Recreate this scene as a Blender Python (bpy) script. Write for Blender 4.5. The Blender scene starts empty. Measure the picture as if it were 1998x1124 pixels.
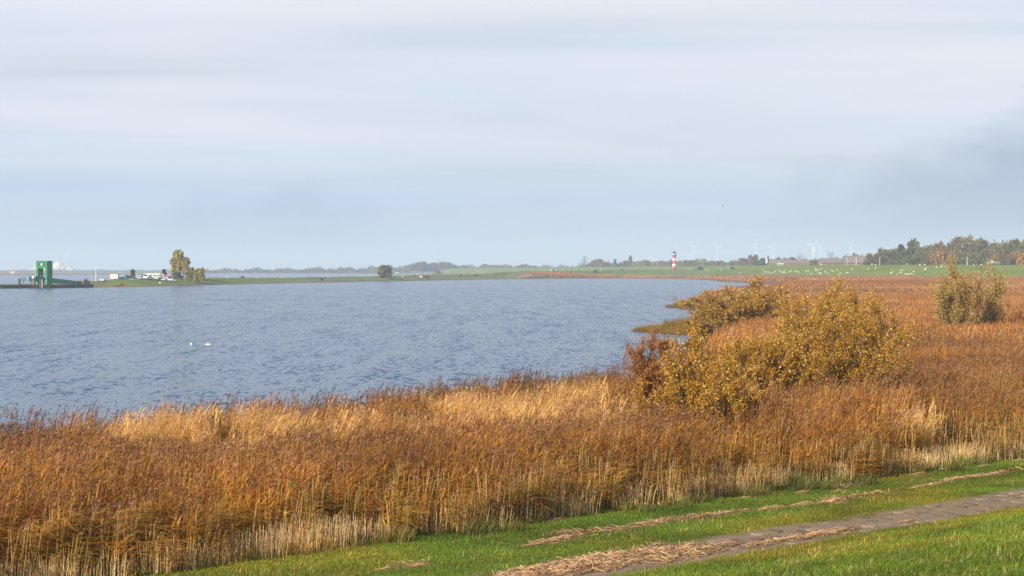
import bpy, math, random
import numpy as np
from mathutils import Vector

# ------------------------------------------------------------------ camera, world, sun, exposure
SC = bpy.context.scene
F = 3500.0                                   # focal length in photo pixels (1998 wide)
CAMZ = 7.3
HORIZON = 525.0
PITCH = math.atan((562.0 - HORIZON) / F)

cam_data = bpy.data.cameras.new('camera')
cam_data.sensor_width = 36.0
cam_data.lens = F / 1998.0 * 36.0
cam_data.clip_start = 0.5
cam_data.clip_end = 40000.0
cam = bpy.data.objects.new('camera', cam_data)
SC.collection.objects.link(cam)
cam.location = (0.0, 0.0, CAMZ)
cam.rotation_euler = (math.radians(90) - PITCH, 0.0, 0.0)
SC.camera = cam

SUN_EL = math.radians(27.0)
SUN_AZ = math.radians(-138.0)                # azimuth of the sun from +Y towards +X (behind and left of the camera)

sun_data = bpy.data.lights.new('sun', 'SUN')
sun_data.energy = 5.0
sun_data.angle = math.radians(0.6)
sun_data.color = (1.0, 0.88, 0.70)
sun = bpy.data.objects.new('sun', sun_data)
SC.collection.objects.link(sun)
to_sun = Vector((math.sin(SUN_AZ) * math.cos(SUN_EL), math.cos(SUN_AZ) * math.cos(SUN_EL), math.sin(SUN_EL)))
sun.rotation_euler = to_sun.to_track_quat('Z', 'Y').to_euler()
sun.location = (-60, -60, 80)


class NT:
    """small helper to write node trees"""
    def __init__(self, tree, clear=True):
        self.t = tree
        if clear:
            tree.nodes.clear()

    def n(self, kind, **kw):
        nd = self.t.nodes.new(kind)
        for k, v in kw.items():
            if k.startswith('i_'):
                nd.inputs[k[2:].replace('_', ' ')].default_value = v
            else:
                setattr(nd, k, v)
        return nd

    def l(self, a, b):
        self.t.links.new(a, b)

    def val(self, sock, v):
        if hasattr(v, 'is_output'):
            self.l(v, sock)
        else:
            sock.default_value = v

    def math(self, op, a, b=0.0, c=None, clamp=False):
        m = self.n('ShaderNodeMath', operation=op, use_clamp=clamp)
        self.val(m.inputs[0], a)
        self.val(m.inputs[1], b)
        if c is not None:
            self.val(m.inputs[2], c)
        return m.outputs[0]

    def mix(self, f, a, b, blend='MIX'):
        m = self.n('ShaderNodeMix', data_type='RGBA', blend_type=blend)
        self.val(m.inputs[0], f)
        self.val(m.inputs[6], a if hasattr(a, 'is_output') else (*a, 1.0)[:4])
        self.val(m.inputs[7], b if hasattr(b, 'is_output') else (*b, 1.0)[:4])
        return m.outputs[2]

    def ramp(self, f, stops):
        r = self.n('ShaderNodeValToRGB')
        e = r.color_ramp.elements
        while len(e) < len(stops):
            e.new(0.5)
        for el, (p, c) in zip(e, stops):
            el.position = p
            el.color = (*c, 1.0)[:4] if not isinstance(c, float) else (c, c, c, 1)
        self.val(r.inputs[0], f)
        return r.outputs[0]

    def noise(self, vec, scale, detail=3.0, rough=0.5, dist=0.0, dim='3D'):
        t = self.n('ShaderNodeTexNoise', noise_dimensions=dim)
        if vec is not None:
            self.l(vec, t.inputs['Vector'])
        t.inputs['Scale'].default_value = scale
        t.inputs['Detail'].default_value = detail
        t.inputs['Roughness'].default_value = rough
        t.inputs['Distortion'].default_value = dist
        return t.outputs[0]


# ---- world: clear sky behind a high veil of thin streaked cloud and a low grey bank
world = bpy.data.worlds.new('World')
SC.world = world
world.use_nodes = True
W = NT(world.node_tree)
tc = W.n('ShaderNodeTexCoord')
sky = W.n('ShaderNodeTexSky', sky_type='NISHITA', sun_disc=False)
sky.sun_elevation = SUN_EL
sky.sun_rotation = SUN_AZ
sky.altitude = 0.0
sky.air_density = 1.0
sky.dust_density = 1.6
sky.ozone_density = 1.6
sep = W.n('ShaderNodeSeparateXYZ')
W.l(tc.outputs['Generated'], sep.inputs[0])
zup = W.math('MAXIMUM', sep.outputs[2], 0.0)
den = W.math('ADD', zup, 0.075)
cx = W.math('DIVIDE', sep.outputs[0], den)
cy = W.math('DIVIDE', sep.outputs[1], den)
comb = W.n('ShaderNodeCombineXYZ')
W.l(cx, comb.inputs[0]); W.l(cy, comb.inputs[1])
mp = W.n('ShaderNodeMapping')
W.l(comb.outputs[0], mp.inputs[0])
mp.inputs['Rotation'].default_value = (0, 0, math.radians(24))
mp.inputs['Scale'].default_value = (0.30, 0.75, 1.0)
mp.inputs['Location'].default_value = (1.3, 0.35, 0.0)
n1 = W.noise(mp.outputs[0], 0.62, 4.0, 0.55, 0.35)
veil = W.ramp(n1, [(0.32, 0.30), (0.45, 0.76), (0.60, 1.0)])
n2 = W.noise(mp.outputs[0], 0.38, 4.0, 0.55, 0.6)
veilcol = W.ramp(n2, [(0.30, (4.9, 6.3, 9.0)), (0.45, (6.8, 7.45, 8.7)), (0.60, (8.4, 8.45, 8.9))])
thin = W.ramp(zup, [(0.0, 1.0), (0.16, 0.95), (0.45, 0.72), (1.0, 0.55)])          # seen more steeply the veil is thinner
skyv = W.mix(W.math('MULTIPLY', veil, thin), sky.outputs[0], veilcol)
# low slate bank: heavier cloud far off, denser towards the horizon all round, with an uneven upper edge
d3 = W.n('ShaderNodeMapping')
W.l(tc.outputs['Generated'], d3.inputs[0])
d3.inputs['Scale'].default_value = (1.0, 1.0, 2.2)
d3.inputs['Location'].default_value = (0.18, 0.0, 0.0)
n3 = W.noise(d3.outputs[0], 2.4, 6.0, 0.55, 0.2)
n4 = W.noise(d3.outputs[0], 22.0, 4.0, 0.55, 0.0)
edge = W.math('MULTIPLY_ADD', n3, 0.42, -0.179)
edge2 = W.math('MULTIPLY_ADD', n4, 0.022, edge)
bank = W.math('SUBTRACT', edge2, zup)
bankf = W.math('MULTIPLY', W.math('MULTIPLY_ADD', bank, 24.0, 0.3, clamp=True), 0.92)
lowf = W.ramp(zup, [(0.0, 0.85), (0.03, 0.75), (0.06, 0.35), (0.095, 0.0)])
skyl = W.mix(lowf, skyv, (4.3, 5.35, 7.0))
skyb = W.mix(bankf, skyl, (3.35, 4.1, 5.5))
bg = W.n('ShaderNodeBackground')
bg.inputs[1].default_value = 0.072
W.l(skyb, bg.inputs[0])
wo = W.n('ShaderNodeOutputWorld')
W.l(bg.outputs[0], wo.inputs[0])

SC.view_settings.view_transform = 'Standard'
SC.view_settings.look = 'None'
SC.view_settings.exposure = 0.6
SC.view_settings.gamma = 1.0
SC.view_settings.use_curve_mapping = False
SC.render.engine = 'CYCLES'
SC.cycles.max_bounces = 6
SC.cycles.diffuse_bounces = 3
SC.cycles.glossy_bounces = 2
SC.cycles.transmission_bounces = 3
SC.cycles.volume_bounces = 1
SC.cycles.transparent_max_bounces = 6
SC.cycles.sample_clamp_indirect = 6.0
SC.cycles.caustics_reflective = False
SC.cycles.caustics_refractive = False
SC.cycles.use_denoising = True
SC.cycles.denoising_prefilter = 'ACCURATE'

COL = SC.collection
RNG = np.random.default_rng(7)
random.seed(7)

CP, SP = math.cos(PITCH), math.sin(PITCH)


def ray(px, py):
    u, v = (px - 999.0) / F, (562.0 - py) / F
    return np.array([u, CP + v * SP, -SP + v * CP])


def P(px, py, z=0.0):
    """the spot at height z that the photo shows at that pixel"""
    r = ray(px, py)
    t = (z - CAMZ) / r[2]
    return r[0] * t, r[1] * t


def XY(px, d):
    """spot at d metres ahead in the photo column px"""
    return ((px - 999.0) / F * d, d)


def ZAT(py, d):
    return CAMZ + (HORIZON - py) / F * d


# ------------------------------------------------------------------ helpers: noise, meshes, tags
_perm = np.random.default_rng(3).random((256, 256))


def vnoise(x, y):
    xi, yi = np.floor(x).astype(int), np.floor(y).astype(int)
    fx, fy = x - xi, y - yi
    fx = fx * fx * (3 - 2 * fx); fy = fy * fy * (3 - 2 * fy)
    a = _perm[xi & 255, yi & 255]; b = _perm[(xi + 1) & 255, yi & 255]
    c = _perm[xi & 255, (yi + 1) & 255]; d = _perm[(xi + 1) & 255, (yi + 1) & 255]
    return (a * (1 - fx) + b * fx) * (1 - fy) + (c * (1 - fx) + d * fx) * fy


def fbm(x, y, o=4):
    s, a, t = 0, 0.5, 0
    for k in range(o):
        s = s + a * vnoise(x * 2 ** k + 17.3 * k, y * 2 ** k + 9.1 * k)
        t += a
        a *= 0.5
    return s / t


def sstep(a, b, x):
    t = np.clip((x - a) / (b - a), 0, 1)
    return t * t * (3 - 2 * t)


class Acc:
    """collects faces (with a colour each) into one mesh"""
    def __init__(self):
        self.v, self.f, self.c, self.m = [], [], [], []
        self.nv = 0

    def add(self, verts, faces, col=(1, 1, 1), mat=0):
        b = self.nv
        self.v.extend([tuple(p) for p in verts])
        self.nv += len(verts)
        for f in faces:
            self.f.append(tuple(i + b for i in f))
            self.c.append(col)
            self.m.append(mat)

    def quad(self, a, b, c, d, col=(1, 1, 1), mat=0):
        self.add((a, b, c, d), ((0, 1, 2, 3),), col, mat)

    def box(self, x0, x1, y0, y1, z0, z1, col=(1, 1, 1), mat=0):
        v = [(x0, y0, z0), (x1, y0, z0), (x1, y1, z0), (x0, y1, z0), (x0, y0, z1), (x1, y0, z1), (x1, y1, z1), (x0, y1, z1)]
        self.add(v, ((3, 2, 1, 0), (4, 5, 6, 7), (0, 1, 5, 4), (1, 2, 6, 5), (2, 3, 7, 6), (3, 0, 4, 7)), col, mat)

    def tube(self, pts, radii, n=5, col=(1, 1, 1), mat=0, cap=True):
        pts = [np.array(p, float) for p in pts]
        rings = []
        for i, p in enumerate(pts):
            t = pts[min(i + 1, len(pts) - 1)] - pts[max(i - 1, 0)]
            t = t / (np.linalg.norm(t) + 1e-9)
            a = np.array([0, 0, 1.0]) if abs(t[2]) < 0.9 else np.array([1.0, 0, 0])
            u = np.cross(t, a); u /= np.linalg.norm(u)
            w = np.cross(t, u)
            for k in range(n):
                an = 2 * math.pi * k / n
                rings.append(p + radii[i] * (math.cos(an) * u + math.sin(an) * w))
        fs = []
        for i in range(len(pts) - 1):
            for k in range(n):
                fs.append((i * n + k, i * n + (k + 1) % n, (i + 1) * n + (k + 1) % n, (i + 1) * n + k))
        if cap:
            fs.append(tuple(range(n - 1, -1, -1)))
            fs.append(tuple((len(pts) - 1) * n + k for k in range(n)))
        self.add(rings, fs, col, mat)

    def lathe(self, prof, n=16, col=(1, 1, 1), mat=0, cx=0, cy=0):
        vs, fs = [], []
        for r, z in prof:
            for k in range(n):
                a = 2 * math.pi * k / n
                vs.append((cx + r * math.cos(a), cy + r * math.sin(a), z))
        for i in range(len(prof) - 1):
            for k in range(n):
                fs.append((i * n + k, i * n + (k + 1) % n, (i + 1) * n + (k + 1) % n, (i + 1) * n + k))
        fs.append(tuple(range(n - 1, -1, -1)))
        fs.append(tuple((len(prof) - 1) * n + k for k in range(n)))
        self.add(vs, fs, col, mat)

    def prism(self, poly, y0, y1, col=(1, 1, 1), mat=0):
        """polygon in x,z extruded along y"""
        n = len(poly)
        vs = [(x, y0, z) for x, z in poly] + [(x, y1, z) for x, z in poly]
        fs = [tuple(range(n)), tuple(range(2 * n - 1, n - 1, -1))]
        for k in range(n):
            fs.append((k, n + k, n + (k + 1) % n, (k + 1) % n))
        self.add(vs, fs, col, mat)

    def mesh(self, name, mats, smooth=False):
        me = bpy.data.meshes.new(name)
        me.from_pydata(self.v, [], self.f)
        ca = me.color_attributes.new('col', 'FLOAT_COLOR', 'CORNER')
        tot = np.array([len(f) for f in self.f])
        cols = np.ones((len(self.f), 4), dtype=np.float32)
        cols[:, :3] = np.array(self.c, dtype=np.float32).reshape(-1, 3)
        ca.data.foreach_set('color', np.repeat(cols, tot, axis=0).ravel())
        for m in (mats if isinstance(mats, (list, tuple)) else [mats]):
            me.materials.append(m)
        me.polygons.foreach_set('material_index', np.array(self.m, dtype=np.int32))
        if smooth:
            me.polygons.foreach_set('use_smooth', np.ones(len(self.f), dtype=bool))
        me.update()
        return me


def put(name, me, parent=None, loc=(0, 0, 0), rot=(0, 0, 0), scale=(1, 1, 1)):
    o = bpy.data.objects.new(name, me)
    COL.objects.link(o)
    o.location = loc
    o.rotation_euler = rot
    o.scale = scale
    o.parent = parent
    return o


def tag(o, label=None, cat=None, group=None, kind=None):
    if label: o['label'] = label
    if cat: o['category'] = cat
    if group: o['group'] = group
    if kind: o['kind'] = kind
    return o


def thing(name, label, cat, loc=(0, 0, 0), rz=0.0, group=None, scale=1.0):
    o = put(name, None, None, loc, (0, 0, rz), (scale,) * 3 if not isinstance(scale, (tuple, list)) else scale)
    return tag(o, label, cat, group)


def copy_tree(o, parent=None):
    c = o.copy()
    COL.objects.link(c)
    c.parent = parent
    for ch in list(o.children):
        copy_tree(ch, c)
    return c


ORD = ['zeroth', 'first', 'second', 'third', 'fourth', 'fifth', 'sixth', 'seventh', 'eighth', 'ninth', 'tenth', 'eleventh', 'twelfth', 'thirteenth',
       'fourteenth', 'fifteenth', 'sixteenth', 'seventeenth', 'eighteenth', 'nineteenth', 'twentieth', 'twenty-first', 'twenty-second', 'twenty-third',
       'twenty-fourth', 'twenty-fifth', 'twenty-sixth', 'twenty-seventh', 'twenty-eighth', 'twenty-ninth', 'thirtieth', 'thirty-first', 'thirty-second',
       'thirty-third', 'thirty-fourth', 'thirty-fifth', 'thirty-sixth', 'thirty-seventh', 'thirty-eighth', 'thirty-ninth', 'fortieth']

# ------------------------------------------------------------------ materials
def new_mat(name):
    m = bpy.data.materials.new(name)
    m.use_nodes = True
    return m, NT(m.node_tree)


def plain(name, col, rough=0.6, metal=0.0, var=0.12, scale=3.0, bump=0.0, spec=0.3):
    """one-colour surface with uneven weathering in colour and gloss"""
    m, t = new_mat(name)
    g = t.n('ShaderNodeNewGeometry')
    nz = t.noise(g.outputs['Position'], scale, 5.0, 0.6)
    f = t.math('MULTIPLY_ADD', nz, 2 * var, 1.0 - var)
    c = t.n('ShaderNodeVectorMath', operation='SCALE')
    c.inputs[0].default_value = col
    t.l(f, c.inputs['Scale'])
    b = t.n('ShaderNodeBsdfPrincipled')
    t.l(c.outputs[0], b.inputs['Base Color'])
    t.l(t.math('MULTIPLY_ADD', nz, 0.2, rough - 0.1), b.inputs['Roughness'])
    b.inputs['Metallic'].default_value = metal
    b.inputs['Specular IOR Level'].default_value = spec
    if bump:
        bp = t.n('ShaderNodeBump')
        bp.inputs['Strength'].default_value = bump
        t.l(nz, bp.inputs['Height']); t.l(bp.outputs[0], b.inputs['Normal'])
    o = t.n('ShaderNodeOutputMaterial')
    t.l(b.outputs[0], o.inputs[0])
    return m


def leafy(name, translucent=0.3, rough=0.6, spec=0.25, tint=True, objvar=0.0):
    """plant matter: colour per face from the mesh, times the tint of the single plant"""
    m, t = new_mat(name)
    a = t.n('ShaderNodeAttribute', attribute_name='col')
    c = a.outputs['Color']
    if tint:
        ti = t.n('ShaderNodeAttribute', attribute_name='tint', attribute_type='INSTANCER')
        c = t.mix(1.0, c, ti.outputs['Color'], 'MULTIPLY')
    if objvar:
        oc = t.n('ShaderNodeObjectInfo')
        c = t.mix(1.0, c, oc.outputs['Color'], 'MULTIPLY')
    b = t.n('ShaderNodeBsdfPrincipled')
    t.l(c, b.inputs['Base Color'])
    b.inputs['Roughness'].default_value = rough
    b.inputs['Specular IOR Level'].default_value = spec
    out = b.outputs[0]
    if translucent:
        tr = t.n('ShaderNodeBsdfTranslucent')
        t.l(c, tr.inputs[0])
        ms = t.n('ShaderNodeMixShader')
        ms.inputs[0].default_value = translucent
        t.l(out, ms.inputs[1]); t.l(tr.outputs[0], ms.inputs[2])
        out = ms.outputs[0]
    o = t.n('ShaderNodeOutputMaterial')
    t.l(out, o.inputs[0])
    return m


M_REED = leafy('reed', 0.25)
M_GRASS = leafy('grass_blades', 0.35)
M_STRAW = leafy('dead_straw', 0.1)
M_LEAF = leafy('autumn_leaves', 0.30, 0.5, 0.35, tint=False, objvar=1)
M_BARK = plain('bark', (0.10, 0.075, 0.055), 0.85, var=0.3, scale=6)
# ------------------------------------------------------------------ terrain
TD = np.array([0.731, 0.682]); TD = TD / np.linalg.norm(TD)     # along the near dike
ND = np.array([-TD[1], TD[0]])                                   # from the dike to the water


def TN(t, n):
    return TD[0] * t + ND[0] * n, TD[1] * t + ND[1] * n


def tn_of(x, y):
    return x * TD[0] + y * TD[1], x * ND[0] + y * ND[1]


# edge of bay and river
WATER = [TN(-400, 54), TN(-60, 54), TN(0, 55.4), TN(20, 55.3), TN(27, 55.5), TN(33, 56.4), TN(38, 57.0), TN(46, 58.8), TN(54, 60.4), TN(60, 61.8),
         (9.5, 104), (14.5, 138), (21, 168), (22.5, 190), P(1330, 653), P(1290, 650), P(1250, 646), P(1262, 642), P(1300, 638), P(1330, 634),
         (30, 240), (36, 262), (41, 290), P(1385, 607), P(1350, 604), P(1312, 601), P(1330, 594), P(1360, 588), P(1400, 578), (70, 520), (86, 600),
         P(1500, 562), P(1560, 560), P(1597, 558.5), P(1555, 557.3), P(1500, 556), P(1450, 552.5), P(1400, 549.5), P(1392, 548), P(1350, 545.2), P(1300, 544.2),
         P(1200, 543.6), P(1120, 543.8), P(1000, 544.5), P(900, 546.5), P(780, 548.5), P(700, 550), P(600, 552), P(440, 555.5), P(350, 557.5), P(280, 560), P(200, 561),
         P(100, 562), P(0, 563), (-222, 672), (-240, 700), (-238, 760), (-222, 778), (-200, 790), (-182, 812), (-172, 850), (-142, 950), (-95, 1130), (-62, 1262), (-20, 1430),
         (0, 1520), (-40, 2000), (-120, 2500), (-437, 2840), (-567, 2050), (-1100, 1900), (-5000, 1800), (-5000, -1500), (-900, -900)]
WATER = np.array(WATER, float)


def seg_dist(x, y, pl, closed=False):
    """distance to a polyline, index and position of the nearest segment"""
    best = np.full(x.shape, 1e18); bi = np.zeros(x.shape, int); bt = np.zeros(x.shape)
    m = len(pl)
    for i in range(m if closed else m - 1):
        a, b = pl[i][:2], pl[(i + 1) % m][:2]
        dx, dy = b[0] - a[0], b[1] - a[1]
        L = dx * dx + dy * dy + 1e-12
        t = np.clip(((x - a[0]) * dx + (y - a[1]) * dy) / L, 0, 1)
        d = (x - a[0] - t * dx) ** 2 + (y - a[1] - t * dy) ** 2
        k = d < best
        best[k] = d[k]; bi[k] = i; bt[k] = t[k]
    return np.sqrt(best), bi, bt


def inside(x, y, pl):
    r = np.zeros(x.shape, bool)
    m = len(pl)
    for i in range(m):
        x0, y0 = pl[i]; x1, y1 = pl[(i + 1) % m]
        if y0 == y1:
            continue
        c = ((y0 > y) != (y1 > y)) & (x < (x1 - x0) * (y - y0) / (y1 - y0) + x0)
        r ^= c
    return r


def land(x, y):
    """metres from the water's edge, negative in the water"""
    d, _, _ = seg_dist(x, y, WATER, True)
    w = np.where(inside(x, y, WATER), -d, d)
    rag = (fbm(x * .30 + 11, y * .13, 4) - .5) * 1.8 * sstep(95, 150, y) * (1 - sstep(500, 640, y))
    return w + rag


def ridge_pt(px, d, z):
    return (*XY(px, d), z)


HEAD = [(-236, 728, 0.9), ridge_pt(0, 728, 1.1), ridge_pt(60, 735, 1.2), ridge_pt(120, 742, 1.3), ridge_pt(180, 752, 2.1), ridge_pt(230, 764, 2.7), ridge_pt(300, 786, 2.9), ridge_pt(380, 830, 3.0),
        ridge_pt(450, 896, 3.4), ridge_pt(600, 1010, 3.5), ridge_pt(690, 1085, 3.8), ridge_pt(780, 1150, 4.5), ridge_pt(900, 1255, 5.0), ridge_pt(1000, 1390, 5.6),
        ridge_pt(1120, 1470, 6.1), ridge_pt(1316, 1520, 6.8), ridge_pt(1450, 1450, 7.4), ridge_pt(1530, 1420, 8.6)]
DIKE = [(-20, -60, 9.0), (160, 100, 9.0), (310, 260, 9.5), (450, 430, 9.7), (520, 620, 9.7), (460, 850, 9.7), (380, 975, 9.7), ridge_pt(1998, 1050, 9.7), ridge_pt(1850, 1110, 9.9),
        ridge_pt(1700, 1200, 10.2), ridge_pt(1580, 1330, 10.2), ridge_pt(1520, 1480, 10.3), ridge_pt(1440, 1700, 10.5), ridge_pt(1330, 1950, 10.6), ridge_pt(1130, 2350, 9.8), ridge_pt(950, 2750, 8.9), ridge_pt(880, 3000, 8.5)]
HEAD = np.array(HEAD); DIKE = np.array(DIKE)


def ridge(x, y, pl, half, slope):
    d, i, t = seg_dist(x, y, pl)
    z = pl[i, 2] * (1 - t) + pl[i + 1, 2] * t
    return z - np.maximum(0, d - half) * slope, d


def height(x, y, w=None):
    if w is None:
        w = land(x, y)
    h = np.clip(np.where(w > 0, w * 0.10, w * 0.15), -1.5, 0.5)
    far = sstep(1500, 2200, y)
    h = h + np.where(w > 0, far * 0.6, 0)
    t, n = tn_of(x, y)
    near = np.interp(n, [-60, -14, -4, 1.5, 25.0, 27.6, 34.5, 42], [0.5, 5.55, 5.62, 5.55, 1.06, 1.0, 0.62, 0.5])
    near = near + 0.10 * (fbm(x * 0.35, y * 0.35) - 0.5) * sstep(0, 3, np.abs(n - 26.3)) * (n < 40)
    h = np.where((n < 42) & (t < 170) & (y < 300), np.maximum(near, h) , h)
    k = (y > 320)
    r1, _ = ridge(x, y, HEAD, 7.0, 0.10)
    r1 = np.minimum(r1, 0.12 + w * 0.16)
    r2, _ = ridge(x, y, DIKE, 2.0, 0.20)
    h = np.where(k & (w > 0), np.maximum(h, np.maximum(r1, r2)), h)
    return h


def height1(x, y):
    return float(height(np.array([float(x)]), np.array([float(y)]))[0])


def build_ground():
    ang = np.concatenate([np.radians([-78, -60, -45, -34, -28]), np.radians(np.linspace(-24, 24, 300)), np.radians([28, 34, 45, 60, 78])])
    rad = np.concatenate([np.linspace(2.0, 90, 176, endpoint=False), np.geomspace(90, 700, 130, endpoint=False), np.linspace(700, 1700, 150, endpoint=False), np.linspace(1700, 3000, 80, endpoint=False), np.geomspace(3000, 14000, 24)])
    A, R = np.meshgrid(ang, rad)
    x, y = R * np.sin(A), R * np.cos(A)
    w = land(x, y)
    z = height(x, y, w)
    t, n = tn_of(x, y)
    nz = fbm(x * 0.05, y * 0.05)
    nf = fbm(x * 0.6 + 40, y * 0.6)
    grass = np.array([0.095, 0.145, 0.018]); marsh = np.array([0.16, 0.085, 0.035]); mud = np.array([0.13, 0.105, 0.08]); straw = np.array([0.26, 0.16, 0.07])
    c = np.zeros((*x.shape, 3)) + marsh
    def lay(mask, col):
        nonlocal c
        c = c * (1 - mask[..., None]) + np.asarray(col) * mask[..., None]
    lay(sstep(0.45, 0.65, nz), straw * 0.8)
    lay(1 - sstep(0, 4, w), mud)
    lay(((n < 33.8 + 2.0 * (nf - 0.5)) & (y < 300)).astype(float), grass * (0.85 + 0.4 * nf[..., None]))
    rd, dd = ridge(x, y, DIKE, 2, 0.2)
    lay(((y > 320) & (rd > 0.9)).astype(float), np.array([0.125, 0.170, 0.018]) * (0.8 + 0.45 * nz[..., None]))
    rh, dh = ridge(x, y, HEAD, 7, 0.10)
    px = 999 + F * x / np.maximum(y, 1)
    hm = (y > 600) & (z > .55) & (w < 200) & (rd <= 0.9) & (px < 1500)
    lay(hm.astype(float), np.array([0.10, 0.150, 0.02]) * (0.75 + 0.6 * nz[..., None]))
    lay((hm & (px < 210)).astype(float) * 0.7, np.array([0.13, 0.11, 0.05]))
    lay((hm & (px > 410) & (np.abs(dh - 16) < 2.6) & (px < 1100)).astype(float) * 0.75, np.array([0.20, 0.17, 0.14]))      # road along the embankment
    lay(((y > 1750) & (w > 0) & (rd <= 0.9)).astype(float), np.array([0.19, 0.17, 0.10]) * (0.7 + 0.6 * nz[..., None]))
    lay(((y > 1750) & (w > 0) & (w < 120) & (px < 1100)).astype(float), np.array([0.24, 0.16, 0.12]))
    na = len(ang)
    idx = np.arange(x.size).reshape(x.shape)
    q = np.stack([idx[:-1, :-1], idx[:-1, 1:], idx[1:, 1:], idx[1:, :-1]], -1).reshape(-1, 4)
    me = bpy.data.meshes.new('ground')
    me.vertices.add(x.size)
    me.vertices.foreach_set('co', np.stack([x, y, z], -1).astype(np.float32).ravel())
    me.loops.add(q.size); me.polygons.add(len(q))
    me.loops.foreach_set('vertex_index', q[:, ::-1].ravel().astype(np.int32))
    me.polygons.foreach_set('loop_start', np.arange(0, q.size, 4, dtype=np.int32))
    me.polygons.foreach_set('use_smooth', np.ones(len(q), bool))
    me.update(calc_edges=True); me.validate()
    ca = me.color_attributes.new('col', 'FLOAT_COLOR', 'POINT')
    cc = np.ones((x.size, 4), np.float32); cc[:, :3] = np.clip(c.reshape(-1, 3), 0.005, 1)
    ca.data.foreach_set('color', cc.ravel())
    m, t = new_mat('earth_and_turf')
    a = t.n('ShaderNodeAttribute', attribute_name='col')
    g = t.n('ShaderNodeNewGeometry')
    f1 = t.noise(g.outputs['Position'], 0.08, 6.0, 0.65)
    f2 = t.noise(g.outputs['Position'], 2.6, 5.0, 0.7)
    k = t.math('MULTIPLY', t.math('MULTIPLY_ADD', f1, 0.7, 0.65), t.math('MULTIPLY_ADD', f2, 0.8, 0.6))
    cs = t.n('ShaderNodeVectorMath', operation='SCALE')
    t.l(a.outputs['Color'], cs.inputs[0]); t.l(k, cs.inputs['Scale'])
    hue = t.mix(t.ramp(f1, [(0.42, 0.0), (0.62, 0.35)]), cs.outputs[0], (0.17, 0.13, 0.04))
    b = t.n('ShaderNodeBsdfPrincipled')
    t.l(hue, b.inputs['Base Color'])
    b.inputs['Roughness'].default_value = 0.95
    b.inputs['Specular IOR Level'].default_value = 0.1
    bp = t.n('ShaderNodeBump'); bp.inputs['Strength'].default_value = 0.5; bp.inputs['Distance'].default_value = 0.08
    t.l(f2, bp.inputs['Height']); t.l(bp.outputs[0], b.inputs['Normal'])
    o = t.n('ShaderNodeOutputMaterial'); t.l(b.outputs[0], o.inputs[0])
    me.materials.append(m)
    return tag(put('ground', me), kind='structure')


build_ground()


def build_water():
    m, t = new_mat('rippled_water')
    g = t.n('ShaderNodeNewGeometry')
    def mapped(rot, sx, sy):
        mp = t.n('ShaderNodeMapping')
        t.l(g.outputs['Position'], mp.inputs[0])
        mp.inputs['Rotation'].default_value = (0, 0, math.radians(rot))
        mp.inputs['Scale'].default_value = (sx, sy, 1)
        return mp.outputs[0]
    def slope(vec, scale, detail, rough):
        n = t.n('ShaderNodeTexNoise')
        t.l(vec, n.inputs['Vector'])
        n.inputs['Scale'].default_value = scale; n.inputs['Detail'].default_value = detail; n.inputs['Roughness'].default_value = rough
        v = t.n('ShaderNodeVectorMath', operation='SUBTRACT')
        t.l(n.outputs['Color'], v.inputs[0]); v.inputs[1].default_value = (.5, .5, .5)
        return v.outputs[0]
    s1 = slope(mapped(6, 0.9, 0.5), 3.6, 3.0, 0.6)             # wind ripples
    s2 = slope(mapped(3, 2.3, 0.80), 1.0, 3.0, 0.62)            # waves, crests across the view
    s3 = slope(mapped(-3, 0.42, 0.05), 1.0, 3.0, 0.65)           # wave groups and wind streaks
    gust = t.noise(mapped(4, 0.012, 0.006), 1.0, 4.0, 0.55)      # gusts and slicks
    ad = t.n('ShaderNodeVectorMath', operation='MULTIPLY_ADD')
    s23 = t.n('ShaderNodeVectorMath', operation='MULTIPLY_ADD')
    t.l(s3, s23.inputs[0]); s23.inputs[1].default_value = (.5, .5, 0); t.l(s2, s23.inputs[2])
    t.l(s23.outputs[0], ad.inputs[0]); ad.inputs[1].default_value = (1.2, 1.8, 0)
    ad2 = t.n('ShaderNodeVectorMath', operation='MULTIPLY_ADD')
    t.l(s1, ad2.inputs[0]); ad2.inputs[1].default_value = (1.1, 1.5, 0); ad2.inputs[2].default_value = (0, 0, 0)
    t.l(ad2.outputs[0], ad.inputs[2])
    sl = t.n('ShaderNodeVectorMath', operation='SCALE')
    t.l(ad.outputs[0], sl.inputs[0]); t.l(t.math('MULTIPLY_ADD', gust, 0.9, 0.3), sl.inputs['Scale'])
    up = t.n('ShaderNodeVectorMath', operation='MULTIPLY_ADD')
    t.l(sl.outputs[0], up.inputs[0]); up.inputs[1].default_value = (1, 1, 0); up.inputs[2].default_value = (0, 0, 1)
    nm = t.n('ShaderNodeVectorMath', operation='NORMALIZE')
    t.l(up.outputs[0], nm.inputs[0])
    b = t.n('ShaderNodeBsdfPrincipled')
    b.inputs['Base Color'].default_value = (0.023, 0.062, 0.135, 1)
    b.inputs['Roughness'].default_value = 0.20
    b.inputs['IOR'].default_value = 1.33
    t.l(nm.outputs[0], b.inputs['Normal'])
    o = t.n('ShaderNodeOutputMaterial'); t.l(b.outputs[0], o.inputs[0])
    a = Acc()
    a.quad((-5200, -1600, 0), (900, -1600, 0), (900, 3400, 0), (-5200, 3400, 0))
    return tag(put('water', a.mesh('water', m)), kind='structure')


build_water()


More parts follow.
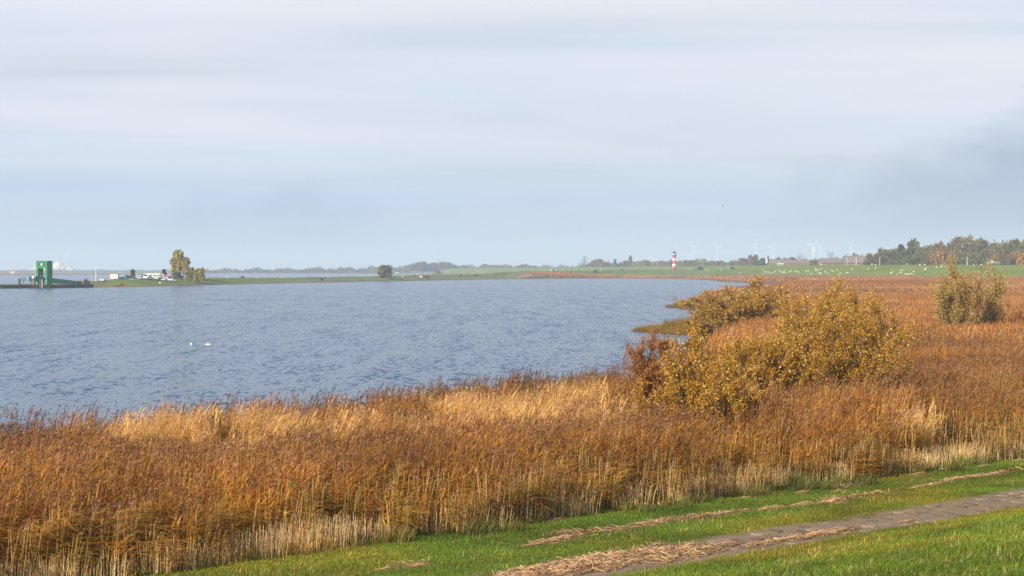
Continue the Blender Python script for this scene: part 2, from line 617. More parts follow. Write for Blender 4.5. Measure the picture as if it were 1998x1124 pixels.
def build_haze():
    m, t = new_mat('haze_air')
    v = t.n('ShaderNodeVolumePrincipled')
    v.inputs['Color'].default_value = (0.66, 0.82, 1.0, 1)
    v.inputs['Density'].default_value = HAZE
    v.inputs['Anisotropy'].default_value = 0.0
    o = t.n('ShaderNodeOutputMaterial'); t.l(v.outputs[0], o.inputs['Volume'])
    a = Acc()
    a.box(-14500, 14500, -1800, 14500, -3.0, 141.0)
    return tag(put('haze', a.mesh('haze', m)), 'thin bluish haze over river and marsh', kind='stuff')


HAZE = 1.95e-4
build_haze()
# ------------------------------------------------------------------ scattering helper: one stuff object instancing clumps on points
def scatter(name, sources, pts, rot, scl, idx, tint, label, cat=None, lean=None):
    coll = bpy.data.collections.new(name + '_clumps')
    for k, me in enumerate(sources):
        o = bpy.data.objects.new('%s_clump_%03d' % (name, k), me)
        coll.objects.link(o)
    me = bpy.data.meshes.new(name)
    n = len(pts)
    me.vertices.add(n)
    me.vertices.foreach_set('co', np.asarray(pts, np.float32).ravel())
    e = np.zeros((n, 3), np.float32); e[:, 2] = rot
    if lean is not None:
        e[:, :2] = lean
    for an, ty, arr in (('rotv', 'FLOAT_VECTOR', e), ('tint', 'FLOAT_VECTOR', np.asarray(tint, np.float32))):
        at = me.attributes.new(an, ty, 'POINT'); at.data.foreach_set('vector', arr.ravel())
    s = np.asarray(scl, np.float32)
    if s.ndim == 1:
        s = np.repeat(s[:, None], 3, 1)
    at = me.attributes.new('sclv', 'FLOAT_VECTOR', 'POINT'); at.data.foreach_set('vector', s.ravel())
    at = me.attributes.new('pick', 'INT', 'POINT'); at.data.foreach_set('value', np.asarray(idx, np.int32))
    o = put(name, me)
    ng = bpy.data.node_groups.new(name + '_nodes', 'GeometryNodeTree')
    ng.interface.new_socket('Geometry', in_out='INPUT', socket_type='NodeSocketGeometry')
    ng.interface.new_socket('Geometry', in_out='OUTPUT', socket_type='NodeSocketGeometry')
    gi, go = ng.nodes.new('NodeGroupInput'), ng.nodes.new('NodeGroupOutput')
    ci = ng.nodes.new('GeometryNodeCollectionInfo')
    ci.inputs['Collection'].default_value = coll
    ci.inputs['Separate Children'].default_value = True
    ci.inputs['Reset Children'].default_value = True
    ip = ng.nodes.new('GeometryNodeInstanceOnPoints')
    ip.inputs['Pick Instance'].default_value = True
    def attr(nm, ty):
        a = ng.nodes.new('GeometryNodeInputNamedAttribute'); a.data_type = ty
        a.inputs['Name'].default_value = nm
        return a.outputs[0]
    mp = ng.nodes.new('GeometryNodeMeshToPoints')
    ng.links.new(gi.outputs[0], mp.inputs[0])
    ng.links.new(mp.outputs[0], ip.inputs['Points'])
    ng.links.new(ci.outputs[0], ip.inputs['Instance'])
    ng.links.new(attr('pick', 'INT'), ip.inputs['Instance Index'])
    er = ng.nodes.new('FunctionNodeEulerToRotation')
    ng.links.new(attr('rotv', 'FLOAT_VECTOR'), er.inputs[0])
    ng.links.new(er.outputs[0], ip.inputs['Rotation'])
    ng.links.new(attr('sclv', 'FLOAT_VECTOR'), ip.inputs['Scale'])
    ng.links.new(ip.outputs[0], go.inputs[0])
    md = o.modifiers.new('clumps', 'NODES'); md.node_group = ng
    return tag(o, label, cat, kind='stuff')


def vary(c, rng, s=0.18):
    k = 1 + rng.uniform(-s, s)
    return tuple(max(0.004, ci * k * (1 + rng.uniform(-s * 0.4, s * 0.4))) for ci in c)


STALK = (0.45, 0.25, 0.06); STALK_PALE = (0.70, 0.51, 0.25)
LEAF_GOLD = (0.55, 0.25, 0.018); LEAF_RUST = (0.33, 0.12, 0.013); LEAF_GREEN = (0.22, 0.23, 0.025); LEAF_YEL = (0.62, 0.36, 0.03)
PLUME = (0.22, 0.10, 0.045); PLUME2 = (0.31, 0.165, 0.08)
WINDV = np.array([0.95, 0.25, 0.0])


def ribbon(a, p, d, up, L, w, droop, col, seg=3):
    """bent tapering leaf"""
    pts = []
    p = np.array(p, float); d = np.array(d, float)
    side = np.cross(d, up); side /= (np.linalg.norm(side) + 1e-9)
    prev = None
    for k in range(seg + 1):
        f = k / seg
        ww = w * (1 - f) ** 0.7 * (0.5 + 1.2 * f if f < 0.42 else 1.0) * 0.5
        pts.append((p - side * ww, p + side * ww))
        d = d + np.array([0, 0, -droop / seg]); d /= np.linalg.norm(d)
        p = p + d * L / seg
    vs = []
    for l, r in pts[:-1]:
        vs += [l, r]
    vs.append((pts[-1][0] + pts[-1][1]) / 2)
    fs = [(2 * k, 2 * k + 1, 2 * k + 3, 2 * k + 2) for k in range(seg - 1)] + [(2 * seg - 2, 2 * seg - 1, 2 * seg)]
    a.add(vs, fs, col)


def reed(a, x, y, rng, h, kind, fat=1.0):
    lean = rng.normal(0, 0.045, 2) + WINDV[:2] * rng.uniform(-0.02, 0.09)
    def ax(f):
        return np.array([x + lean[0] * h * f * (0.4 + 0.6 * f), y + lean[1] * h * f * (0.4 + 0.6 * f), h * f])
    sc = vary(STALK_PALE if kind in 'BD' else STALK, rng, 0.25)
    if kind == 'C':
        sc = vary((0.66, 0.43, 0.17), rng, 0.2)
    r = 0.0085 * fat * rng.uniform(0.8, 1.2)
    fr = [0.0, 0.45, 0.9]
    for s in ((1, 0), (0, 1)):
        sv = np.array([s[0], s[1], 0]) * r
        ps = [ax(f) for f in fr]
        vs = []
        for p, k in zip(ps, (1, 0.9, 0.5)):
            vs += [p - sv * k, p + sv * k]
        lo = vary(STALK_PALE, rng, 0.15) if kind in 'AB' else sc
        a.add(vs[:4], ((0, 1, 3, 2),), lo)
        a.add(vs[2:], ((0, 1, 3, 2),), sc)
    if kind == 'D':
        return
    nl = rng.integers(6, 10) if kind != 'C' else rng.integers(5, 8)
    for k in range(nl):
        f = rng.uniform(0.30, 0.90 if kind == 'B' else 0.80)
        az = rng.normal(math.atan2(WINDV[1], WINDV[0]), 0.45 if kind == 'B' else .8) if rng.random() < 0.8 else rng.uniform(0, 6.28)
        el = rng.uniform(0.1, 0.75) if kind == 'B' else rng.uniform(0.35, 1.3)
        d = np.array([math.cos(az) * math.cos(el), math.sin(az) * math.cos(el), math.sin(el)])
        q = rng.random()
        if kind == 'B':
            c = LEAF_GREEN if q < 0.12 else LEAF_YEL if q < 0.36 else LEAF_GOLD if q < .85 else LEAF_RUST
        elif kind == 'C':
            c = (0.82, 0.56, 0.20)
        else:
            c = LEAF_GOLD if q < 0.50 else LEAF_RUST if q < 0.86 else LEAF_YEL if q < 0.95 else STALK_PALE
        lw = .044 if kind == 'B' else .031
        ribbon(a, ax(f), d, np.array([0, 0, 1.0]), rng.uniform(0.45, 0.8) if kind == 'B' else rng.uniform(.32, .62), lw * fat * rng.uniform(0.75, 1.3), rng.uniform(0.4, 1.3), vary(c, rng, 0.25))
    if rng.random() < (0.58 if kind == 'A' else 0.18 if kind == 'B' else 0.35):
        p = ax(0.9); L = rng.uniform(0.2, 0.34)
        d = np.array([lean[0] + WINDV[0] * 0.3, lean[1] + WINDV[1] * 0.3, 1.0]); d /= np.linalg.norm(d)
        pc = PLUME if rng.random() < 0.55 else PLUME2
        if kind == 'C':
            pc = (0.42, 0.25, 0.12)
        for k in range(6):
            f = k / 5.0
            q = p + d * L * f * 0.8
            az = rng.normal(0.25, 1.1); el = rng.uniform(0.8, 1.4)
            dd = np.array([math.cos(az) * math.cos(el), math.sin(az) * math.cos(el), math.sin(el)])
            l = L * (0.62 - 0.25 * f); sd = np.cross(dd, np.array([rng.normal(), rng.normal(), 0.3])); sd /= np.linalg.norm(sd) + 1e-9
            wv = sd * 0.013 * fat * rng.uniform(0.8, 1.4)
            mid = q + dd * l * 0.45
            a.add((q, mid - wv, q + dd * l + np.array([0.03, 0, -0.03]), mid + wv), ((0, 1, 2, 3),), vary(pc, rng, 0.25))


def clump(kind, n, rad, h0, h1, seed, fat=1.0):
    rng = np.random.default_rng(seed)
    a = Acc()
    for k in range(n):
        r = rad * math.sqrt(rng.random()); t = rng.uniform(0, 6.283)
        reed(a, r * math.cos(t), r * math.sin(t), rng, rng.uniform(h0, h1), kind, fat)
    return a.mesh('reed_clump', M_REED)


def far_clump(n, rad, seed, w, kind='A'):
    """reeds far off: stems and leaf sprays a few centimetres wide"""
    rng = np.random.default_rng(seed)
    a = Acc()
    for k in range(n):
        r = rad * math.sqrt(rng.random()); t = rng.uniform(0, 6.283)
        x, y = r * math.cos(t), r * math.sin(t)
        h = rng.uniform(1.7, 2.5)
        lx, ly = rng.normal(0.12, 0.12) * h, rng.normal(0.03, 0.10) * h
        an = rng.uniform(0, 3.14); sx, sy = math.cos(an) * w, math.sin(an) * w
        q = rng.random()
        c = LEAF_GOLD if q < 0.36 else LEAF_RUST if q < 0.66 else PLUME2 if q < 0.80 else STALK_PALE if q < 0.95 else LEAF_YEL
        if kind == 'P':
            c = STALK_PALE if q < 0.45 else (0.55, 0.30, 0.17) if q < 0.8 else PLUME2
        c2 = PLUME if rng.random() < 0.55 else c
        a.add(((x - sx, y - sy, 0), (x + sx, y + sy, 0), (x + lx * .5 + sx, y + ly * .5 + sy, h * .55), (x + lx * .5 - sx, y + ly * .5 - sy, h * .55)), ((0, 1, 2, 3),), vary(STALK if rng.random() < .6 else c, rng, .25))
        a.add(((x + lx * .5 - sx, y + ly * .5 - sy, h * .55), (x + lx * .5 + sx, y + ly * .5 + sy, h * .55), (x + lx + sx * .5, y + ly + sy * .5, h), (x + lx - sx * .5, y + ly - sy * .5, h)), ((0, 1, 2, 3),), vary(c2, rng, .25))
        for j in range(2):
            z = h * rng.uniform(.45, .9); az = rng.uniform(0, 6.283); L = rng.uniform(.2, .5)
            p = np.array([x + lx * .6, y + ly * .6, z])
            d = np.array([math.cos(az), math.sin(az), rng.uniform(-.2, .8)]) * L
            s = np.array([-math.sin(az), math.cos(az), 0.5]) * w * .8
            a.add((p, p + d * .5 + s, p + d, p + d * .5 - s), ((0, 1, 2, 3),), vary(c, rng, .25))
    return a.mesh('reed_patch', M_REED)


def in_view(x, y, marg=0.03):
    return np.abs(x) < (999.0 / F + marg) * y + 2.0


def blob(x, y, cx, cy, rx, ry):
    return np.exp(-(((x - cx) / rx) ** 2 + ((y - cy) / ry) ** 2))


def jitter(t0, t1, n0, n1, step, rng):
    g, h = np.meshgrid(np.arange(t0, t1, step), np.arange(n0, n1, step))
    return g.ravel() + rng.uniform(-.5, .5, g.size) * step, h.ravel() + rng.uniform(-.5, .5, g.size) * step


def reed_tint(x, y, rng, s=1.0):
    a = fbm(x * 0.09 * s + 5, y * 0.09 * s, 3); b = fbm(x * 0.33 * s + 50, y * 0.33 * s, 3)
    v = 0.40 + 1.05 * b + rng.normal(0, 0.10, x.shape)
    t = np.stack([v * (0.90 + 0.24 * a), v * (0.82 + 0.30 * a), v * (0.75 + 0.35 * a)], -1)
    return np.clip(t, 0.2, 1.8), a, b


BUSHES = [(*XY(1368, 62.5), 1.4), (*XY(1650, 73.5), 2.0), (*XY(1508, 72.5), 1.5), (*XY(1287, 66), .8)]       # shaded out under the near bushes


def build_near_reeds():
    rng = np.random.default_rng(21)
    src = [clump('A', 15, .42, 1.6, 2.45, 100 + k) for k in range(6)] + [clump('B', 14, .42, 1.5, 2.1, 200 + k) for k in range(4)] + \
          [clump('C', 17, .42, 1.6, 2.25, 300 + k) for k in range(3)] + [clump('D', 30, .45, .5, 1.2, 400 + k) for k in range(2)]
    # coarse version for 95 to 150 m
    t, n = jitter(-5, 150, 34.0, 64, 0.46, rng)
    x, y = TN(t, n)
    w = land(x, y)
    wob = fbm(t * 0.25, n * 0 + 3, 4)
    front = 34.3 + 1.5 * (wob - 0.5) * 2
    keep = in_view(x, y) & (n > front - .5) & (w > 0.6 - 1.5 * fbm(t * 0.8, n * 0.8)) & (y < 125)
    for bx, by, br in BUSHES:
        keep &= ~((np.abs(x - bx) < br * .8) & (y > by - br * .6) & (y < by + br))
    keep &= fbm(t * .55 + 7, n * .55, 3) + .12 * (n < front + 2) > .36
    keep &= (rng.random(t.shape) < np.where(n < 41, 0.85, 0.65))
    x, y, t, n, wob = x[keep], y[keep], t[keep], n[keep], front[keep]
    tint, a, b = reed_tint(x, y, rng)
    d = n - wob
    gold = np.zeros_like(x); dip = np.zeros_like(x)
    for px, py, rx, ry in ((500, 806, 6.5, 3.2), (300, 815, 4.5, 2.4), (1010, 780, 4.8, 5.0), (1120, 760, 2.8, 4.0), (905, 772, 2.0, 4.0), (1790, 800, .6, 1.5), (1810, 815, .5, 1.2), (640, 795, 1.4, 1.4)):
        gx, gy = P(px, py, 2.4)
        gold = np.maximum(gold, blob(x, y, gx, gy, rx, ry))
        dip = np.maximum(dip, blob(x, y, gx, gy - 3.2 - .3 * ry, rx, 3.0) * min(1, rx / 2))
    u = rng.random(x.shape)
    typ = np.where(u < np.clip(gold * 1.25 - .1, 0, .95), 2, 0)
    typ = np.where((d < 2.3) & (rng.random(x.shape) < np.where(d < 1.4, .85, .45)) & (typ == 0), 1, typ)
    typ = np.where((d < 1.3) & (rng.random(x.shape) < .78), 3, typ)
    pick = np.select([typ == 0, typ == 1, typ == 2], [rng.integers(0, 6, x.size), rng.integers(6, 10, x.size), rng.integers(10, 13, x.size)], rng.integers(13, 15, x.size))
    # rust-brown band along the water, green tips at its very edge
    back = sstep(51.5, 55.5, n) * (t < 70)
    tint = tint * (1 - back[:, None] * np.array([0.30, 0.40, 0.45]))
    ge = (back > .8) & (rng.random(x.shape) < .22)
    tint[ge] *= np.array([0.5, 1.0, 0.6])
    tint[typ == 2] = (rng.uniform(0.85, 1.2, (int((typ == 2).sum()), 1)) * np.array([1.0, .97, .95]))
    tint[typ == 3] = (rng.uniform(0.7, 1.15, (int((typ == 3).sum()), 1)) * np.array([1.0, 1.0, 1.0]))
    gr = (typ == 1) & (b > .5)
    tint[gr] *= np.array([0.92, .96, .8])
    hs = rng.uniform(.80, 1.12, x.size) * (0.68 + 0.62 * fbm(x * .14 + 70, y * .14, 3)) * (1 - .38 * dip) * (1 + .12 * gold) * (0.66 + 0.34 * sstep(-.5, 4.5, d))
    z = height(x, y) - .03
    scatter('reed_bed', src, np.stack([x, y, z], -1), rng.uniform(-.5, .5, x.size), np.stack([np.ones_like(hs), np.ones_like(hs), hs], -1), pick, tint,
            'tall brown and golden reeds with plumes along the near shore', 'reeds', lean=rng.normal(0, .04, (x.size, 2)))


def build_far_reeds():
    rng = np.random.default_rng(22)
    src = [far_clump(60, .9, 500 + k, .017) for k in range(5)]
    g, h = np.meshgrid(np.arange(0, 110, .85), np.arange(95, 330, .85))
    x = g.ravel() + rng.uniform(-.42, .42, g.size); y = h.ravel() + rng.uniform(-.42, .42, g.size)
    t, n = tn_of(x, y)
    w = land(x, y)
    k = in_view(x, y) & (w > 1.0 + 1.5 * (fbm(x * .2, y * .2) - .5)) & (n > 34.5) & (y > 118)
    k &= ~((y > 185) & (y < 420) & (w < 6.5 + 3 * (fbm(x * .4, y * .25, 2) - .5)))
    x, y = x[k], y[k]
    tint, a, b = reed_tint(x, y, rng, .6)
    scatter('marsh_reeds', src, np.stack([x, y, height(x, y) - .03], -1), rng.uniform(-.6, .6, x.size), np.stack([np.ones(x.size), np.ones(x.size), rng.uniform(.8, 1.1, x.size)], -1),
            rng.integers(0, 5, x.size), tint, 'rust brown reeds of the marsh around the bushes', 'reeds')
    src = [far_clump(80, 2.3, 600 + k, .05) for k in range(4)] + [far_clump(80, 2.3, 650 + k, .05, 'P') for k in range(2)]
    g, h = np.meshgrid(np.arange(20, 420, 2.5), np.arange(320, 1330, 2.5))
    x = g.ravel() + rng.uniform(-1.2, 1.2, g.size); y = h.ravel() + rng.uniform(-1.2, 1.2, g.size)
    w = land(x, y)
    rd, _ = ridge(x, y, DIKE, 2, .2); rh, _ = ridge(x, y, HEAD, 7, .1)
    k = in_view(x, y) & (w > np.where(y > 780, 34 + 40 * (fbm(x * .02, y * .02) - .5), 6)) & (rd < 1.3)
    k &= ~((y > 1150) & (rh > 3.4))
    x, y = x[k], y[k]
    tint, a, b = reed_tint(x, y, rng, .12)
    tint = tint * np.array([.96, .92, .80])
    pal = fbm(x * .012 + 3, y * .035, 3) > .56
    pick = np.where(pal, rng.integers(4, 6, x.size), rng.integers(0, 4, x.size))
    scatter('distant_marsh', src, np.stack([x, y, height(x, y) - .03], -1), rng.uniform(-.6, .6, x.size), np.stack([np.ones(x.size) * 1.1, np.ones(x.size) * 1.1, rng.uniform(.75, 1.1, x.size)], -1),
            pick, tint, 'wide russet marsh below the grassy dike', 'reeds')
    # reed fringe on the far shore under the lighthouse
    g, h = np.meshgrid(np.arange(-20, 210, 2.2), np.arange(900, 1470, 2.2))
    x = g.ravel() + rng.uniform(-1.1, 1.1, g.size); y = h.ravel() + rng.uniform(-1.1, 1.1, g.size)
    w = land(x, y)
    px = 999 + F * x / y
    rd, _ = ridge(x, y, DIKE, 2, .2)
    lim = np.interp(px, [1015, 1060, 1200, 1400, 1500], [2, 26, 34, 36, 38])
    lo = np.interp(px, [1015, 1100, 1380, 1500], [2, 8, 14, 16])
    k = (w > lo) & (w < lim + 10 * (fbm(x * .05, y * .05) - .5)) & (px > 1015) & (px < 1520) & (y > 1000) & (rd < 1.2)
    x, y = x[k], y[k]
    tint, a, b = reed_tint(x, y, rng, .12)
    pick = np.where(fbm(x * .03 + 9, y * .05, 2) > .45, rng.integers(4, 6, x.size), rng.integers(0, 4, x.size))
    scatter('shore_reeds', src, np.stack([x, y, height(x, y) - .03], -1), rng.uniform(-.6, .6, x.size), np.stack([np.ones(x.size), np.ones(x.size), rng.uniform(.7, 1.0, x.size)], -1),
            pick, tint, 'band of orange brown reeds on the far shore below the lighthouse', 'reeds')


build_near_reeds()
build_far_reeds()
# ------------------------------------------------------------------ turf, path, drift lines
def grass_patch(n, rad, h0, h1, w, seed, cols, spread=.5):
    rng = np.random.default_rng(seed)
    a = Acc()
    for k in range(n):
        r = rad * math.sqrt(rng.random()); t = rng.uniform(0, 6.283)
        p = np.array([r * math.cos(t), r * math.sin(t), -.01])
        h = rng.uniform(h0, h1); az = rng.uniform(0, 6.283)
        o = np.array([math.cos(az), math.sin(az), 0]) * h * rng.uniform(.1, spread) + WINDV * h * .25
        s = np.array([-math.sin(az), math.cos(az), 0]) * w * rng.uniform(.7, 1.3)
        c = vary(cols[rng.integers(0, len(cols))], rng, .25)
        m = p + o * .4 + np.array([0, 0, h * .6])
        a.add((p - s, p + s, m + s * .8, m - s * .8), ((0, 1, 2, 3),), c)
        a.add((m - s * .8, m + s * .8, p + o + np.array([0, 0, h])), ((0, 1, 2),), c)
    return a.mesh('grass_patch', M_GRASS)


PATH0, PATH1 = 25.0, 27.5


def build_turf():
    rng = np.random.default_rng(31)
    G = [(.13, .20, .016), (.16, .235, .018), (.095, .15, .014), (.18, .235, .026), (.15, .205, .02)]
    R = [(.11, .15, .02), (.16, .19, .03), (.34, .27, .09), (.46, .34, .15)]
    src = [grass_patch(110, .30, .03, .07, .006, 700 + k, G) for k in range(6)] + [grass_patch(95, .30, .035, .085, .006, 720 + k, G[:3] + [(.26, .23, .06), (.22, .20, .05)]) for k in range(3)] + \
          [grass_patch(70, .28, .16, .46, .008, 740 + k, R, .7) for k in range(4)] + \
          [grass_patch(46, .26, .05, .14, .005, 750 + k, [(.13, .19, .02), (.42, .34, .14), (.22, .24, .04), (.09, .13, .02)], .8) for k in range(3)]
    t, n = jitter(0, 80, 6, 36.5, .27, rng)
    x, y = TN(t, n)
    nf = fbm(x * .45, y * .45, 3); ns = fbm(t * .22, n * .8, 3)
    pedge = 0.5 * (fbm(t * .9, n * 0 + 7, 3) - .5) * 2
    onpath = (n > PATH0 + .18 + pedge * .6) & (n < PATH1 - .2 + pedge)
    k = in_view(x, y, .02) & (n < 35.6 + 1.2 * (fbm(t * .3, n * 0 + 1, 3) - .5)) & (~onpath | (rng.random(t.shape) < .13 + .40 * (np.abs(n - 26.9) < .35) * (ns > .5)))
    x, y, t, n, nf, ns, onpath = [q[k] for q in (x, y, t, n, nf, ns, onpath)]
    v = (.36 + 1.0 * nf) * rng.uniform(.85, 1.15, x.size)
    tint = np.stack([v * (.95 + .35 * (ns - .4)), v, v * .9], -1)
    yl = sstep(.52, .66, fbm(x * .18 + 30, y * .18, 3))
    tint *= 1 + yl[:, None] * np.array([.50, .10, 0])
    edge = (n > 33.3 + 1.3 * (nf - .5) * 2)
    pick = np.where(rng.random(x.size) < .2 + .3 * yl, rng.integers(6, 9, x.size), rng.integers(0, 6, x.size))
    pick = np.where(rng.random(x.size) < .05 + .14 * (fbm(x * .7, y * .7 + 90, 2) > .6), rng.integers(13, 16, x.size), pick)
    tall = edge & (rng.random(x.size) < .15)
    pick = np.where(tall, rng.integers(9, 13, x.size), pick)
    sc = rng.uniform(.75, 1.2, x.size) * np.where(onpath, .5, 1)
    scatter('grass', src, np.stack([x, y, height(x, y)], -1), rng.uniform(-.7, .7, x.size), sc, pick, tint, 'short green grass of the dike slope and verge', 'grass')


build_turf()

M_PATH = plain('silt_and_gravel', (.20, .138, .09), .95, var=.5, scale=9, bump=.3)
M_STONE = [plain('paving_stone_%d' % k, c, .95, var=.5, scale=5, bump=.3, spec=.05) for k, c in enumerate([(.20, .145, .105), (.235, .175, .13), (.155, .115, .082)])]


def build_path():
    rng = np.random.default_rng(33)
    a = Acc()
    ts = np.arange(-6, 74, .5)
    for i in range(len(ts) - 1):
        for n0, n1 in ((24.85, 25.7), (25.7, 26.6), (26.6, 27.6)):
            q = [TN(ts[i], n0), TN(ts[i + 1], n0), TN(ts[i + 1], n1), TN(ts[i], n1)]
            a.quad(*[(p[0], p[1], height1(*p) + .012) for p in q])
    path = tag(put('path', a.mesh('path', M_PATH)), 'worn grey stone path along the foot of the dike', kind='structure')
    # irregular setts, worn and tilted
    ang = math.atan2(TD[1], TD[0])
    metas = []
    for v in range(6):
        b = Acc()
        L, Wd = .5, .42
        pts = []
        m = 8
        for k in range(m):
            th = 2 * math.pi * k / m + math.pi / m
            cx_, cy_ = math.cos(th), math.sin(th)
            s = 1 / max(abs(cx_), abs(cy_)) * .92
            pts.append((L * .5 * cx_ * s * rng.uniform(.88, 1.0), Wd * .5 * cy_ * s * rng.uniform(.88, 1.0)))
        vs = [(p[0], p[1], 0) for p in pts] + [(p[0], p[1], .035) for p in pts] + [(p[0] * .86, p[1] * .86, .05 + rng.uniform(-.006, .006)) for p in pts]
        fs = [tuple(range(2 * m, 3 * m))]
        for k in range(m):
            fs += [(k, (k + 1) % m, m + (k + 1) % m, m + k), (m + k, m + (k + 1) % m, 2 * m + (k + 1) % m, 2 * m + k)]
        b.add(vs, fs)
        metas.append(b.mesh('paving_stone', M_STONE[v % 3]))
    row = 0
    cnt = 0
    for t in np.arange(29, 57.5, .56):
        row += 1
        for j in range(4):
            n = 25.28 + j * .56 + rng.normal(0, .02) + .04 * (row % 2)
            tt = t + .28 * (j % 2) + rng.normal(0, .03)
            x, y = TN(tt, n)
            if not in_view(np.array([x]), np.array([y]), .0)[0] or rng.random() < .14:
                continue
            o = put('paving_stone', metas[rng.integers(0, 6)], path, (x, y, height1(x, y) - .020 + rng.normal(0, .010)), (rng.normal(0, .03), rng.normal(0, .03), ang + rng.normal(0, .16)),
                    (rng.uniform(.8, 1.2), rng.uniform(.8, 1.2), 1))
            cnt += 1
    return cnt


build_path()


def straw_patch(n, rx, ry, seed, hmax=.03):
    rng = np.random.default_rng(seed)
    a = Acc()
    ang0 = math.atan2(TD[1], TD[0])
    for k in range(n):
        x, y = rng.normal(0, rx), rng.normal(0, ry)
        an = rng.normal(0, .55) if rng.random() < .7 else rng.uniform(0, 3.14)
        L = rng.uniform(.06, .38); w = rng.uniform(.003, .008)
        z = hmax * rng.random() * math.exp(-(x / rx) ** 2 * .3 - (y / ry) ** 2 * .4) + .004
        d = np.array([math.cos(an), math.sin(an), rng.normal(0, .12)]) * L * .5
        s = np.array([-math.sin(an), math.cos(an), rng.normal(0, .5)]) * w
        p = np.array([x, y, z + abs(d[2])])
        c = vary([(.44, .28, .14), (.55, .39, .21), (.33, .20, .095), (.22, .135, .07)][rng.choice(4, p=[.4, .3, .2, .1])], rng, .2)
        a.add((p - d - s, p + d - s, p + d + s, p - d + s), ((0, 1, 2, 3),), c)
    return a.mesh('straw_patch', M_STRAW)


def build_straw():
    rng = np.random.default_rng(35)
    src = [straw_patch(55, .22, .09, 800 + k, .025) for k in range(4)] + [straw_patch(10, .5, .25, 820 + k, .02) for k in range(3)] + [straw_patch(110, .3, .14, 840 + k, .10) for k in range(2)]
    ang0 = math.atan2(TD[1], TD[0])

    def line(name, label, pts, width, step, z0=.01, keep=1.0, heap=(), thick=False):
        """pts: (photo x, photo y, thickness)"""
        w = [(*P(px, py, z), k) for px, py, z, k in pts]
        X, T, K = [], [], []
        for i in range(len(w) - 1):
            a, b = w[i], w[i + 1]
            L = math.hypot(b[0] - a[0], b[1] - a[1])
            m = max(2, int(L / step))
            for j in range(m):
                f = j / m
                k = a[2] * (1 - f) + b[2] * f
                brk = float(fbm(np.array([a[0] * .55 + (b[0] - a[0]) * f * .55]), np.array([a[1] * .55 + (b[1] - a[1]) * f * .55]), 3)[0])
                for r in range(max(1, int(k * 3.2))):
                    if rng.random() > k * keep * (1 if thick else max(0, min(1, (brk - .36) * 6))):
                        continue
                    o = rng.normal(0, width * (.4 + .6 * k))
                    X.append((a[0] + (b[0] - a[0]) * f + ND[0] * o + rng.normal(0, .05), a[1] + (b[1] - a[1]) * f + ND[1] * o))
                    K.append(rng.integers(0, 4) if rng.random() < .85 else rng.integers(4, 7))
        for px, py, z, n, sp in heap:
            q = P(px, py, z)
            for r in range(n):
                X.append((q[0] + rng.normal(0, sp), q[1] + rng.normal(0, sp * .35))); K.append(rng.integers(7, 9))
        X = np.array(X)
        tint = rng.uniform(.7, 1.15, (len(X), 1)) * np.array([1.0, .97, .95])
        scatter(name, src, np.stack([X[:, 0], X[:, 1], height(X[:, 0], X[:, 1]) + z0], -1), rng.normal(ang0, .25, len(X)), rng.uniform(.7, 1.25, len(X)), K, tint, label, 'straw')
    line('drift_straw', 'drift line of dead reed straw lying in the grass below the path',
         [(700, 1135, .8, .7), (800, 1113, .8, .9), (900, 1092, .8, .8), (1000, 1077, .8, .8), (1100, 1062, .8, .9), (1160, 1050, .8, .8), (1240, 1040, .8, .5), (1290, 1022, .8, .9), (1370, 1012, .8, .9), (1450, 1000, .8, .5),
          (1490, 1000, .8, .2), (1560, 992, .8, .5), (1640, 982, .8, .7), (1700, 970, .8, .7), (1760, 962, .8, .6), (1800, 955, .8, .3), (1860, 940, .8, .7), (1930, 930, .8, .7), (2030, 912, .8, .6)], .10, .17,
         heap=((1145, 1046, .8, 5, .35), (1215, 1040, .8, 3, .3), (1330, 1016, .8, 4, .4), (1648, 980, .8, 3, .25)))
    line('path_straw', 'thick mat of pinkish straw washed onto the stone path',
         [(1010, 1140, 1.0, 1), (1080, 1122, 1.0, 1), (1200, 1099, 1.0, 1), (1300, 1082, 1.0, 1), (1360, 1074, 1.0, .7), (1420, 1066, 1.0, .35)], .34, .06, .04, thick=True)
    line('verge_straw', 'thin line of straw along the near edge of the path',
         [(1400, 1079, 1.06, .6), (1500, 1062, 1.06, .7), (1600, 1046, 1.06, .7), (1700, 1030, 1.06, .8), (1780, 1019, 1.06, .8), (1880, 1003, 1.06, .8), (2020, 978, 1.06, .9)], .07, .13, .02)
    line('scattered_straw', 'loose pale straws strewn over the grass beside the reeds',
         [(900, 1045, .7, .3), (1100, 1010, .7, .3), (1230, 985, .7, .6), (1400, 975, .7, .4), (1540, 965, .7, .5), (1700, 940, .7, .8), (1800, 925, .7, .5), (1920, 905, .7, .6), (2010, 893, .7, .5)], .5, .4,
         heap=((1245, 972, .75, 9, .9), (1300, 972, .75, 5, .6)))


build_straw()
# ------------------------------------------------------------------ bushes and trees
def cast(px, py, d0=300.0, d1=3200.0):
    """where the line of sight through a photo pixel meets the terrain"""
    d = np.concatenate([np.arange(d0, 1700, 4.0), np.arange(1700, d1, 12.0)])
    x = (px - 999.0) / F * d
    z = CAMZ + (HORIZON - py) / F * d
    hit = np.nonzero(height(x, d) >= z)[0]
    i = hit[0] if len(hit) else len(d) - 1
    return float(x[i]), float(d[i]), height1(x[i], d[i])


